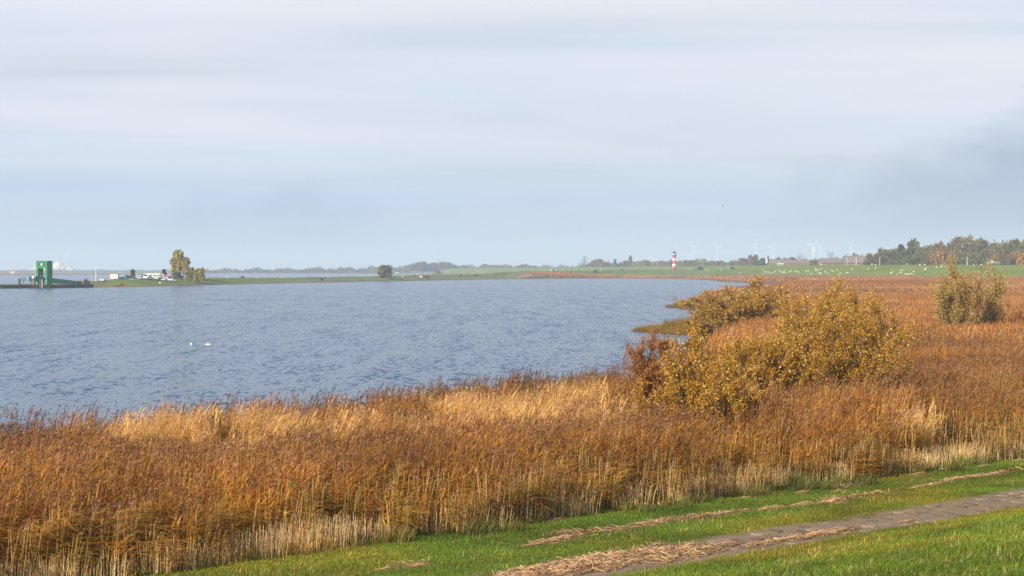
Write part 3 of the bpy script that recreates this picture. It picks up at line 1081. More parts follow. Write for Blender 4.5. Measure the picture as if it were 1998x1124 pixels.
def leaf_cloud(a, centers, dirs, rng, L, w, cols, probs, jit=.08):
    """one diamond leaf at each centre"""
    n = len(centers)
    d = dirs + rng.normal(0, .6, (n, 3)); d /= np.linalg.norm(d, axis=1, keepdims=True) + 1e-9
    r = rng.normal(0, 1, (n, 3)); s = np.cross(d, r); s /= np.linalg.norm(s, axis=1, keepdims=True) + 1e-9
    l = (L * rng.uniform(.65, 1.3, n))[:, None]; ww = (w * rng.uniform(.7, 1.3, n))[:, None] * .5
    p = centers
    V = np.stack([p, p + d * l * .45 - s * ww, p + d * l, p + d * l * .45 + s * ww], 1).reshape(-1, 3)
    ci = rng.choice(len(cols), n, p=probs)
    C = np.array(cols)[ci] * rng.uniform(.72, 1.28, (n, 1)) * rng.uniform(.93, 1.07, (n, 3))
    b = a.nv
    a.v.extend(map(tuple, V)); a.nv += len(V)
    q = np.arange(n)[:, None] * 4 + b + np.arange(4)
    a.f.extend(map(tuple, q.tolist())); a.c.extend(map(tuple, C.tolist())); a.m.extend([0] * n)


def bent(p, d, L, rng, seg=4, wob=.18, lift=.0):
    pts = [p.copy()]
    for k in range(seg):
        d = d + rng.normal(0, wob, 3) + np.array([0, 0, lift]); d /= np.linalg.norm(d)
        p = p + d * L / seg
        pts.append(p.copy())
    return pts, d


GOLD = [(.64, .36, .035), (.47, .25, .028), (.30, .21, .028), (.84, .68, .36), (.30, .13, .03), (.14, .13, .02)]


def willow(name, label, loc, H, Wd, seed, cols=GOLD, probs=(.36, .26, .13, .06, .14, .05), stems=12, br=9, tw=8, lv=48, leaf=(.092, .032), tilt=1.0, depth=None, cat='bush', low=.10, group='willow bushes in the reed marsh'):
    rng = np.random.default_rng(seed)
    wood, fol = Acc(), Acc()
    LP, LD = [], []
    for i in range(stems):
        az = 2 * math.pi * (i + rng.uniform(-.3, .3)) / stems
        tl = tilt * rng.uniform(.15, 1.0)
        d = np.array([math.cos(az) * math.sin(tl), math.sin(az) * math.sin(tl), math.cos(tl)])
        p = np.array([math.cos(az) * .25, math.sin(az) * .25, -.1])
        L = rng.uniform(.75, 1.05) * (1.0 - .15 * tl)
        pts, _ = bent(p, d, L * 4, rng, 6, .10, .03)
        r0 = rng.uniform(.035, .06)
        wood.tube(pts, np.linspace(r0, .010, len(pts)), 4, vary((.115, .085, .06), rng), cap=False)
        for j in range(br):
            f = low + (1 - low) * (j + rng.random()) / br
            k = min(int(f * 6), 5); fr = f * 6 - k
            q = pts[k] * (1 - fr) + pts[k + 1] * fr
            a2 = rng.uniform(0, 6.283)
            bd = np.array([math.cos(a2), math.sin(a2), rng.uniform(.1, .9)]) + d * .6; bd /= np.linalg.norm(bd)
            bp, bd2 = bent(q, bd, rng.uniform(.7, 1.3) * (1.2 - .5 * f), rng, 3, .15, .05)
            wood.tube(bp, np.linspace(.016, .006, len(bp)), 3, vary((.15, .10, .06), rng), cap=False)
            nc = 46
            LP.append(bp[-1] + rng.normal(0, .20, (nc, 3))); LD.append(np.repeat(bd2[None], nc, 0) * .4)
            for m in range(tw):
                g = rng.uniform(.15, 1.0) * 3; kk = min(int(g), 2); gr = g - kk
                tq = bp[kk] * (1 - gr) + bp[kk + 1] * gr
                td = bd2 + rng.normal(0, .55, 3) + np.array([0, 0, .25]); td /= np.linalg.norm(td)
                TL = rng.uniform(.3, .65)
                te = tq + td * TL
                wood.tube([tq, te], [.006, .003], 3, vary((.22, .13, .05), rng), cap=False)
                nl = rng.poisson(lv)
                u = rng.random((nl, 1))
                LP.append(tq + (te - tq) * u + rng.normal(0, .035, (nl, 3))); LD.append(np.repeat(td[None], nl, 0) * .6)
    LP = np.concatenate(LP); LD = np.concatenate(LD)
    # clumps: thin out with a patchy field so that sky and stems show through
    keep = fbm(LP[:, 0] * 1.3 + seed, LP[:, 2] * 1.3 + LP[:, 1] * .9, 3) + rng.normal(0, .07, len(LP)) > .29
    LP, LD = LP[keep], LD[keep]
    lo, hi = LP.min(0), LP.max(0)
    s = np.array([Wd / (np.percentile(LP[:, 0], 98.5) - np.percentile(LP[:, 0], 1.5)), (depth or Wd * .8) / (hi[1] - lo[1]), H / np.percentile(LP[:, 2], 99.3)])
    leaf_cloud(fol, LP * s, LD, rng, leaf[0], leaf[1], cols, probs)
    wood.v = [tuple(np.array(v) * s) for v in wood.v]
    t = thing(name, label, cat, loc, 0, group)
    put('branches', wood.mesh('branches', M_LEAF), t)
    tag(put('foliage', fol.mesh('foliage', M_LEAF), t), kind='stuff')
    return t


def at(px, d, dz=0.0):
    x, y = XY(px, d)
    return (x, y, height1(x, y) + dz)


RUST = [(.34, .13, .04), (.42, .18, .05), (.25, .10, .035), (.50, .30, .08)]
PALE = [(.52, .37, .11), (.66, .53, .24), (.36, .24, .055), (.25, .15, .05), (.42, .26, .05)]
OLV = [(.24, .22, .05), (.34, .24, .05), (.15, .15, .03), (.44, .30, .06)]
willow('willow_bush', 'low golden willow bush standing nearest, in front of the reddish shrub', at(1368, 62.5), 4.4, 3.6, 41, stems=15, lv=50, tilt=.9)
willow('reddish_shrub', 'twiggy rust red shrub at the water edge, left of the nearest golden bush', at(1287, 66), 4.2, 2.3, 42, cols=RUST, probs=(.4, .3, .2, .1), stems=18, leaf=(.10, .026), lv=30, tilt=.5, group=None)
willow('willow_bush', 'broadest golden willow bush with dark stems showing in its middle', at(1650, 73.5), 5.7, 5.2, 43, stems=20, lv=44, br=9)
willow('willow_bush', 'golden willow bush between the nearest bush and the broadest one', at(1508, 72.5), 4.4, 3.8, 44, stems=16)
willow('willow_bush', 'tall rounded golden willow directly behind the broadest bush', at(1622, 92), 5.7, 4.6, 45, stems=18, tilt=.7)
willow('willow_bush', 'spreading golden brown willow at the inlet with loose twigs against the water', at(1462, 178), 5.7, 9.0, 46, stems=22, lv=34, tilt=.85, leaf=(.19, .065), probs=(.26, .26, .14, .08, .17, .09))
willow('willow_bush', 'small low willow leaning over the grassy spit at the water', at(1392, 182), 2.9, 5.0, 47, stems=12, leaf=(.17, .055), probs=(.2, .25, .16, .04, .25, .10))
willow('willow_bush', 'olive and yellow willow filling the gap below the inlet willow', at(1560, 104), 3.7, 4.2, 51, stems=12, leaf=(.13, .042))
willow('willow_tree', 'pale upright willow, the fuller of the two standing in the open marsh', at(1864, 148), 7.2, 3.5, 48, cols=PALE, probs=(.26, .2, .2, .16, .18), stems=15, lv=26, leaf=(.14, .045), tilt=.5, cat='tree', group=None)
willow('willow_tree', 'thin see-through pale willow right of the fuller one', at(1932, 152), 6.9, 2.8, 49, cols=PALE, probs=(.3, .26, .2, .12, .12), stems=11, lv=11, leaf=(.14, .045), tilt=.5, cat='tree', group=None)
willow('rust_shrub', 'dark rust coloured shrub at the right edge of the marsh', at(1992, 160), 3.6, 3.6, 50, cols=RUST, probs=(.4, .3, .2, .1), leaf=(.12, .036), lv=22, cat='bush', group=None)

# low rank growth on the two spits
def spit_growth():
    rng = np.random.default_rng(61)
    src = [grass_patch(120, .7, .25, .75, .012, 760 + k, [(.15, .15, .03), (.24, .18, .04), (.34, .20, .06), (.22, .13, .04)], .6) for k in range(4)]
    g, h = np.meshgrid(np.arange(10, 100, .55), np.arange(170, 560, .55))
    x = g.ravel() + rng.uniform(-.27, .27, g.size); y = h.ravel() + rng.uniform(-.27, .27, g.size)
    w = land(x, y)
    k = (w > -.9 + .5 * rng.random(w.shape)) & (w < 12) & (fbm(x * .5, y * .3 + 5, 3) > .34) & (x < 12 + .11 * y + 8)
    x, y, w = x[k], y[k], w[k]
    gr = fbm(x * .15, y * .15, 3)
    tint = np.stack([.8 + .5 * gr, .85 + .3 * (1 - gr), .8 + 0 * gr], -1) * rng.uniform(.75, 1.2, (x.size, 1))
    sc = rng.uniform(.5, 1.5, x.size) * np.where(rng.random(x.size) < .10, 2.0, 1.0) * (.45 + .05 * np.clip(w, 0, 10))
    scatter('spit_grass', src, np.stack([x, y, np.maximum(height(x, y), .0)], -1), rng.uniform(0, 6.28, x.size), sc, rng.integers(0, 4, x.size), tint, 'rank olive grass on the spits reaching into the bay', 'grass')


spit_growth()

M_CROWN = leafy('far_foliage', .2, .8, .1, tint=False, objvar=1)


def crown_meshes(kind, seed):
    """a tree 10 m tall: trunk mesh and crown mesh"""
    rng = np.random.default_rng(seed)
    wood, fol = Acc(), Acc()
    base = [(.16, .15, .05), (.21, .175, .06), (.12, .12, .045), (.26, .20, .08)]
    lobes = []
    if kind == 'round':
        for k in range(30):
            th = rng.uniform(0, 6.283); u = rng.uniform(-.75, 1)
            r = math.sqrt(max(0, 1 - u * u)) * rng.uniform(.45, .95)
            lobes.append((4.0 * r * math.cos(th), 4.0 * r * math.sin(th), 5.0 + 3.8 * u * rng.uniform(.8, 1), rng.uniform(1.2, 1.9)))
        trunk = 2.4
    elif kind == 'tall':
        for k in range(24):
            z = rng.uniform(1.8, 9.3); R = 1.9 * math.sin(math.pi * min(1, (z + .6) / 11)) ** .7
            th = rng.uniform(0, 6.283); lobes.append((R * math.cos(th) * rng.uniform(.2, 1), R * math.sin(th) * rng.uniform(.2, 1), z, rng.uniform(.7, 1.1)))
        trunk = 2.2
    elif kind == 'cone':
        for k in range(24):
            z = 9.6 * rng.random() ** 1.4 + .3; R = 2.6 * (1 - z / 10.4)
            th = rng.uniform(0, 6.283); lobes.append((R * math.cos(th), R * math.sin(th), z, .35 + .8 * (1 - z / 10.5)))
        trunk = 1.0
    elif kind == 'bushy':
        for k in range(22):
            th = rng.uniform(0, 6.283); u = rng.uniform(0, 1)
            r = math.sqrt(1 - u * u) * rng.uniform(.5, 1)
            lobes.append((5.2 * r * math.cos(th), 5.2 * r * math.sin(th), .9 + 7.4 * u * rng.uniform(.8, 1), rng.uniform(1.1, 1.8)))
        trunk = 1.5
    elif kind == 'bare':
        for k in range(34):
            th = rng.uniform(0, 6.283); u = rng.uniform(-.5, 1); r = math.sqrt(1 - u * u) * rng.uniform(.5, 1)
            lobes.append((3.9 * r * math.cos(th), 3.9 * r * math.sin(th), 6.3 + 3.3 * u, rng.uniform(.7, 1.1)))
        trunk = 3.6
    wood.tube([(0, 0, -.3), (.05, .03, trunk * .6), (0, .06, trunk), (.05, 0, min(8.5, trunk + 4))], [.26, .2, .16, .05], 6, (.10, .08, .065))
    for (x, y, z, r) in lobes[::2]:
        z0 = min(trunk * rng.uniform(.7, 1.3), z * .8)
        m = np.array([x * .45, y * .45, z0 + (z - z0) * .6])
        wood.tube([(0, 0, z0), m, (x, y, z)], [.11, .06, .02], 4, (.10, .08, .065), cap=False)
    for (x, y, z, r) in lobes:
        n = 150 if kind != 'bare' else 26
        v = rng.normal(0, 1, (n, 3)); v /= np.linalg.norm(v, axis=1, keepdims=True)
        rr = r * rng.uniform(.55, 1.12, (n, 1)) * (.85 + .3 * rng.random((n, 1)))
        p = np.array([x, y, z]) + v * rr * np.array([1, 1, .85])
        tone = rng.uniform(.75, 1.25)
        cs = [tuple(c * tone for c in b) for b in base]
        if kind == 'bare':
            cs = [(.13, .10, .085)] * 4
            leaf_cloud(fol, p, v, rng, .9, .05, cs, [.25] * 4)
        else:
            leaf_cloud(fol, p, v * .3 + np.array([0, 0, -.1]), rng, .78, .6, cs, [.3, .3, .2, .2])
    return wood.mesh('trunk', M_LEAF), fol.mesh('crown', M_CROWN)


TREES = {k: [crown_meshes(k, 900 + 7 * i + j) for i in range(n)] for j, (k, n) in enumerate((('round', 4), ('tall', 3), ('cone', 2), ('bushy', 3), ('bare', 2)))}
BASEW = {'round': 10.0, 'tall': 5.0, 'cone': 6.0, 'bushy': 12.5, 'bare': 9.6}
CT = [0]


def tree(kind, px, ytop, wpx, d, color, label, group=None, name='tree', cat='tree', zbase=None):
    x, y = XY(px, d)
    zb = height1(x, y) if zbase is None else zbase
    H = ZAT(ytop, d) - zb
    Wd = wpx / F * d * (1.38 if d > 1100 else 1.0)
    CT[0] += 1
    tr, cr = TREES[kind][CT[0] % len(TREES[kind])]
    sx = Wd / BASEW[kind]; sz = H / 10.0
    t = thing(name, label, cat, (x, y, zb), CT[0] * 2.399, group, (sx, sx, sz))
    a = put('trunk', tr, t); a.color = (1, 1, 1, 1)
    c = tag(put('crown', cr, t), kind='stuff'); c.color = (*color, 1)
    return t


OLIVE = (.7, .78, .62); BROWN = (.85, .64, .5); GREY = (.88, .9, .88); DARKG = (.42, .62, .5); ORANGE = (1.9, 1.2, .5); RED = (1.3, .75, .6); OCHRE = (1.45, 1.2, .75); PURPLE = (1.0, .75, .82); GREENY = (1.2, 1.35, .6)
CN = {OLIVE: 'olive', BROWN: 'brown', GREY: 'silvery grey', DARKG: 'dark green', ORANGE: 'orange', RED: 'reddish', OCHRE: 'ochre', PURPLE: 'purplish brown', GREENY: 'yellow green'}
KN = {'round': 'round crowned', 'tall': 'slender', 'cone': 'conical', 'bushy': 'bushy', 'bare': 'leafless'}


def row(specs, where, group, name='tree'):
    """a row of trees, labelled from the left; the ones with a look nobody else has are named by it"""
    specs = sorted(specs, key=lambda s: s[1])
    looks = [(s[0], s[5]) for s in specs]
    seen = {}
    for s, lk in zip(specs, looks):
        seen[lk] = seen.get(lk, 0) + 1
        k = seen[lk]
        tot = looks.count(lk)
        base = '%s %s tree %s' % (CN[s[5]], KN[s[0]], where)
        lab = ('the only ' + base) if tot == 1 else '%s %s %s tree %s, counted from the left' % (ORD[k], CN[s[5]], KN[s[0]], where)
        tree(*s, lab, group, name)


WOOD = [('bushy', 1700, 491, 30, 1270, BROWN), ('round', 1722, 484, 30, 1260, BROWN), ('round', 1741, 480, 34, 1255, OLIVE), ('cone', 1759, 475, 22, 1240, DARKG), ('bushy', 1728, 500, 34, 1235, DARKG), ('tall', 1779, 471, 26, 1250, OLIVE),
        ('bushy', 1770, 492, 26, 1220, OLIVE), ('bushy', 1745, 503, 26, 1222, OLIVE), ('round', 1797, 479, 26, 1240, GREY), ('round', 1812, 471, 30, 1260, GREY), ('round', 1830, 471, 30, 1250, BROWN), ('bushy', 1832, 479, 40, 1190, ORANGE), ('round', 1851, 468, 28, 1245, BROWN),
        ('bushy', 1858, 488, 28, 1180, OCHRE), ('round', 1868, 461, 34, 1240, PURPLE), ('round', 1885, 459, 36, 1230, GREY), ('round', 1903, 460, 38, 1220, GREY), ('round', 1920, 464, 32, 1225, OLIVE), ('bushy', 1893, 482, 46, 1180, OLIVE), ('bushy', 1920, 480, 44, 1170, GREY),
        ('round', 1940, 466, 36, 1210, GREY), ('round', 1960, 464, 38, 1200, GREY), ('round', 1978, 466, 34, 1195, OLIVE), ('round', 1997, 465, 36, 1190, GREY), ('round', 2018, 466, 36, 1185, OLIVE), ('bushy', 1945, 488, 40, 1160, RED), ('bushy', 1974, 484, 34, 1150, RED), ('bushy', 1993, 481, 36, 1150, ORANGE),
        ('bushy', 1935, 495, 26, 1140, GREENY), ('bushy', 1812, 500, 36, 1190, BROWN), ('bushy', 2012, 488, 36, 1150, BROWN), ('bushy', 1786, 498, 30, 1205, DARKG), ('bushy', 1700, 503, 28, 1245, OLIVE), ('round', 1805, 483, 34, 1270, OLIVE), ('round', 1845, 476, 36, 1275, OLIVE), ('round', 1875, 472, 40, 1265, OLIVE), ('bushy', 1870, 498, 34, 1165, OLIVE), ('bushy', 1905, 497, 36, 1155, OLIVE), ('round', 1950, 474, 42, 1235, OLIVE), ('round', 1987, 475, 42, 1225, OLIVE), ('bushy', 1962, 497, 30, 1145, OLIVE)]
row(WOOD, 'in the right hand wood', 'trees of the wood at the right')
LINE = [('bare', 1141, 500, 16, 2420, PURPLE), ('round', 1155, 512, 20, 2420, PURPLE), ('round', 1167, 505, 28, 2420, PURPLE), ('round', 1184, 508, 18, 2430, OCHRE), ('cone', 1200, 507, 12, 2410, DARKG), ('round', 1211, 511, 16, 2420, PURPLE),
        ('round', 1222, 508, 20, 2430, BROWN), ('tall', 1230, 498, 6, 2400, BROWN), ('bushy', 1250, 503, 36, 2400, OCHRE), ('round', 1265, 507, 22, 2410, PURPLE), ('round', 1282, 509, 22, 2400, OCHRE), ('round', 1295, 506, 20, 2400, PURPLE), ('round', 1308, 504, 22, 2350, PURPLE),
        ('round', 1325, 508, 18, 2300, PURPLE), ('round', 1339, 507, 20, 2250, BROWN), ('round', 1355, 503, 26, 2200, BROWN), ('round', 1375, 502, 24, 2150, GREENY), ('round', 1391, 508, 18, 2150, GREY), ('round', 1404, 508, 24, 2100, PURPLE), ('round', 1418, 509, 18, 2080, PURPLE),
        ('round', 1434, 507, 18, 2050, GREENY), ('round', 1449, 503, 28, 2000, PURPLE), ('tall', 1466, 499, 11, 1980, PURPLE), ('tall', 1474, 499, 10, 1985, PURPLE), ('round', 1425, 506, 18, 2040, OLIVE)]
row(LINE, 'in the lighthouse tree line', 'trees along the far dike')
HOUSE_TREES = [('round', 1489, 503, 20, 1720, DARKG), ('cone', 1499, 501, 7, 1720, DARKG), ('round', 1507, 503, 14, 1740, GREY), ('round', 1517, 499, 13, 1700, DARKG), ('round', 1532, 503, 18, 1760, PURPLE), ('round', 1545, 501, 20, 1760, PURPLE), ('bare', 1562, 495, 18, 1760, PURPLE),
               ('round', 1574, 502, 18, 1740, GREY), ('round', 1588, 505, 22, 1640, OLIVE), ('round', 1611, 501, 22, 1650, OLIVE), ('round', 1629, 499, 18, 1700, BROWN), ('round', 1669, 494, 20, 1560, OLIVE), ('bushy', 1597, 512, 22, 1500, BROWN), ('bushy', 1690, 510, 14, 1300, RED)]
row(HOUSE_TREES, 'among the houses', 'trees around the houses')
FAR9 = [('round', 796, 516, 16, 3050, GREY), ('round', 808, 513, 20, 3050, PURPLE), ('round', 823, 510, 30, 3040, BROWN), ('round', 846, 512, 24, 3040, BROWN), ('round', 868, 509, 26, 3030, PURPLE), ('round', 884, 515, 20, 3040, GREY), ('round', 905, 517, 18, 3060, PURPLE), ('round', 945, 515, 20, 3060, BROWN),
        ('round', 965, 515, 24, 3060, GREY), ('round', 988, 515, 20, 3060, BROWN), ('round', 1022, 515, 24, 3040, PURPLE), ('round', 1042, 518, 18, 3000, GREY)]
row(FAR9, 'on the far hazy shore', 'hazy trees beyond the embankment')

# the headland
GREENO = (1.0, 1.05, .85); CN[GREENO] = 'olive'; PALEG = (2.1, 1.95, 1.2); CN[PALEG] = 'pale gold'
tree('tall', 341, 492, 17, 838, PALEG, 'left leafy stem of the tall poplar clump by the white building', 'tall poplar clump on the headland', 'poplar_tree')
tree('tall', 352, 487, 20, 836, PALEG, 'tallest poplar, in the middle of the clump by the white building', 'tall poplar clump on the headland', 'poplar_tree')
tree('tall', 363, 503, 18, 832, PALEG, 'right leaning poplar of the tall clump by the white building', 'tall poplar clump on the headland', 'poplar_tree')
tree('bushy', 345, 527, 26, 826, OLIVE, 'olive bush at the foot of the tall poplar clump', None, 'bush', 'bush')
for k, (px, yt, w) in enumerate(((366, 524, 13), (374, 522, 12), (381, 527, 10), (387, 523, 12), (394, 523, 13))):
    tree('tall', px, yt, w, 816 + 4 * (k % 2), PALEG, '%s from left of the low pale poplars beside the tall clump' % ORD[k + 1], 'low pale poplars on the headland', 'poplar_tree')
x_, y_, z_ = cast(750, 544)
tree('bushy', 750, 511, 37, y_ + 4, GREENO, 'lone rounded tree on the green embankment across the water', None, 'lone_tree', zbase=z_ - .4)
SH = [('bare', 46, 540, 16, 726, BROWN, 'bare shrub on the quay beside the wooden dolphin'), ('tall', 259, 526, 11, 806, OLIVE, 'narrow dark tree behind the dark parked cars'), ('bushy', 248, 533, 15, 806, OCHRE, 'low ochre bush behind the parked cars'),
      ('bushy', 281, 533, 16, 812, OLIVE, 'olive bush at the left end of the white building'), ('bushy', 299, 530, 9, 822, DARKG, 'dark bush peeping over the roof of the white building'), ('tall', 320, 526, 10, 822, DARKG, 'small dark tree at the right end of the white building'),
      ('bushy', 168, 543, 18, 712, BROWN, 'brown thicket where the green ramp meets the bank'), ('bushy', 156, 545, 12, 714, OCHRE, 'ochre thicket beside the end of the green ramp'), ('bushy', 237, 550, 10, 728, ORANGE, 'yellow bush low on the bank left of the white building'), ('bushy', 228, 557, 12, 722, ORANGE, 'orange bush at the water line below the box trailer'),
      ('bushy', 628, 541, 10, 0, PURPLE, 'small dark bush on the embankment left of the lone tree'), ('bushy', 832, 537, 11, 0, PURPLE, 'small dark bush low on the embankment right of the lone tree'), ('bushy', 854, 527, 13, 0, PURPLE, 'dark bush on the crest of the embankment'),
      ('bare', 808, 534, 7, 0, BROWN, 'bare brown shrub below the crest, right of the lone tree'), ('bare', 968, 532, 8, 0, BROWN, 'brown shrub on the embankment, left of the reed band'), ('bare', 984, 534, 7, 0, BROWN, 'thin bare shrub nearest the start of the reed band'), ('bushy', 927, 535, 7, 0, PURPLE, 'tiny dark bush near the white mast'),
      ('bushy', 473, 538, 8, 0, DARKG, 'tiny dark bush by the two lamp posts'), ('bushy', 1162, 525, 6, 0, DARKG, 'small dark bush on the embankment left of the lighthouse'), ('bushy', 1214, 525, 6, 0, BROWN, 'small brown bush on the crest left of the lighthouse'), ('bushy', 1366, 519, 11, 0, BROWN, 'brown bush behind the dark blue car'), ('bushy', 1429, 520, 7, 0, PURPLE, 'small dark bush at the foot of the far dike')]
FOOT = {628: 548.5, 832: 543, 854: 534.5, 808: 545, 968: 542, 984: 543, 927: 539, 473: 543, 1162: 533, 1214: 528.5, 1366: 526, 1429: 525.5}
for kind, px, yt, w, d, c, lab in SH:
    zb = None
    if d == 0:
        _, d, zb = cast(px, FOOT[px])
    tree(kind, px, yt, w, d, c, lab, None, 'bush' if kind != 'tall' else 'tree', 'bush' if kind != 'tall' else 'tree', zb)


def far_woods():
    """woods so far across the river that they read as one mass"""
    rng = np.random.default_rng(71)
    a = Acc()
    P_, D_ = [], []
    def belt(p0, p1, d, h0, h1, y_of, dens):
        for px in np.arange(p0, p1, 1.6):
            x, y = XY(px, d + rng.uniform(-60, 60))
            top = ZAT(y_of(px), y) * rng.uniform(.75, 1.1)
            r = rng.uniform(3, 6)
            n = int(dens)
            v = rng.normal(0, 1, (n, 3)); v /= np.linalg.norm(v, axis=1, keepdims=True)
            hgt = max(top - 1, 2)
            P_.append(np.array([x, y, 1 + hgt * .5]) + v * np.array([r, r, hgt * .5]) * rng.uniform(.6, 1.05, (n, 1))); D_.append(v)
    belt(395, 800, 3000, 5, 9, lambda p: 526.5 - 5 * max(0, (p - 430) / 370) + 2.5 * math.sin(p * .11) + 1.5 * math.sin(p * .31), 46)
    belt(880, 1140, 3080, 5, 9, lambda p: 518 + 1.5 * math.sin(p * .17), 46)
    belt(-60, 330, 4300, 6, 12, lambda p: 528 + 1.2 * math.sin(p * .09), 46)
    belt(1130, 1500, 2550, 5, 9, lambda p: 512.5 + 1.5 * math.sin(p * .2), 46)
    belt(1490, 1700, 1850, 5, 9, lambda p: 508 + 1.5 * math.sin(p * .2), 60)
    P_ = np.concatenate(P_); D_ = np.concatenate(D_)
    leaf_cloud(a, P_, D_ * .3, rng, 2.4, 1.5, [(.16, .14, .06), (.20, .14, .07), (.13, .12, .06)], [.4, .3, .3])
    o = tag(put('far_woods', a.mesh('far_woods', M_CROWN)), 'hazy belt of far woods along the horizon', 'woods', kind='stuff')
    o.color = (1, .95, 1, 1)


far_woods()
# ------------------------------------------------------------------ buildings and other structures
M_WHITE = plain('white_paint', (.80, .79, .76), .5, var=.06, scale=.8)
M_RED = plain('red_paint', (.62, .045, .035), .5, var=.12, scale=.8)
M_BLACK = plain('dark_metal', (.025, .03, .035), .5, var=.2)
M_GREEN = plain('green_steel', (.02, .19, .05), .5, var=.25, scale=.6)
M_GREEN2 = plain('sea_green_steel', (.018, .26, .13), .5, var=.25, scale=.6)
M_GLASS = plain('dark_glass', (.03, .035, .045), .12, var=.2, spec=.5)
M_CONC = plain('pale_concrete', (.66, .60, .52), .85, var=.08, scale=.05)
M_TIMBER = plain('tarred_timber', (.075, .055, .05), .9, var=.4, scale=2)
M_STEELR = plain('rusty_sheet_pile', (.085, .06, .05), .85, var=.45, scale=1.2)
M_GREYST = plain('galvanised_steel', (.45, .47, .48), .45, .4, var=.1)
M_THATCH = plain('weathered_roof', (.175, .145, .135), .9, var=.2, scale=.4)
M_BRICK = plain('brown_brick', (.21, .135, .11), .85, var=.2, scale=.7)
M_TURB = plain('turbine_white', (.86, .86, .85), .4, var=.03, scale=.02)
M_SLATE = plain('slate_cladding', (.14, .22, .32), .6, var=.1, scale=.05)


def part(name, build, mat, parent, smooth=False, **kw):
    a = Acc()
    build(a)
    return put(name, a.mesh(name, mat, smooth), parent, **kw)


def lighthouse():
    d = 1535.0
    px = 1315.5
    x, y = XY(px, d)
    zb = height1(x, y) - .2
    m = d / F
    zz = lambda py: ZAT(py, d) - zb
    t = thing('lighthouse', 'round lighthouse banded red and white with dark cap on the far shore', 'lighthouse', (x, y, zb))
    r0, r1 = 3.45 * m, 3.1 * m
    lv = [526.5, 520.6, 514.8, 510.0, 504.4, 500.0]
    mats = [M_RED, M_WHITE, M_RED, M_WHITE, M_RED]
    H = zz(500.0)
    for k in range(5):
        za, zb_ = (0 if k == 0 else zz(lv[k])), zz(lv[k + 1])
        ra, rb = r0 + (r1 - r0) * za / H, r0 + (r1 - r0) * zb_ / H
        b = part('red_band' if mats[k] is M_RED else 'white_band', lambda a: a.lathe([(ra, za), (rb, zb_)], 24), mats[k], t, True)
        if k == 0:
            part('door', lambda a: a.box(-.45, .45, -ra - .06, -ra + .3, .1, 2.1), M_BLACK, b)
        if k in (1, 3):
            part('window', lambda a: a.box(-.25, .25, -rb - .07, -rb + .3, (za + zb_) / 2 - .4, (za + zb_) / 2 + .4), M_GLASS, b)
    g = part('gallery', lambda a: a.lathe([(r1 * .9, zz(500.2)), (r1 * 1.45, zz(499.4)), (r1 * 1.45, zz(498.8)), (r1 * .9, zz(498.8))], 24), M_BLACK, t)
    def rail(a):
        R = r1 * 1.42
        for k in range(20):
            an = k * math.pi / 10
            a.tube([(R * math.cos(an), R * math.sin(an), zz(498.8)), (R * math.cos(an), R * math.sin(an), zz(496.6))], [.03, .03], 4)
            a2 = (k + 1) * math.pi / 10
            for zh in (496.6, 497.6):
                a.tube([(R * math.cos(an), R * math.sin(an), zz(zh)), (R * math.cos(a2), R * math.sin(a2), zz(zh))], [.03, .03], 4)
    part('railing', rail, M_BLACK, g)
    L = part('lantern_house', lambda a: a.lathe([(r1 * 1.18, zz(498.8)), (r1 * 1.18, zz(493.9))], 24), M_WHITE, t, True)
    R = r1 * 1.2
    for k in range(10):
        an = k * math.pi / 5 + .2
        c, s = math.cos(an), math.sin(an)
        q = [(R * c - s * .3, R * s + c * .3), (R * c + s * .3, R * s - c * .3)]
        part('pane', lambda a: a.quad((*q[0], zz(496)), (*q[1], zz(496)), (*q[1], zz(494.6)), (*q[0], zz(494.6))), M_GLASS, L)
    r = part('roof', lambda a: a.lathe([(r1 * 1.42, zz(493.9)), (r1 * 1.3, zz(493.2)), (r1 * .55, zz(491.3)), (.25, zz(490.7))], 24), M_BLACK, t, True)
    part('ventilator', lambda a: a.lathe([(.2, zz(490.8)), (.42, zz(490.3)), (.42, zz(489.9)), (.05, zz(489.5))], 12), M_BLACK, r)


lighthouse()


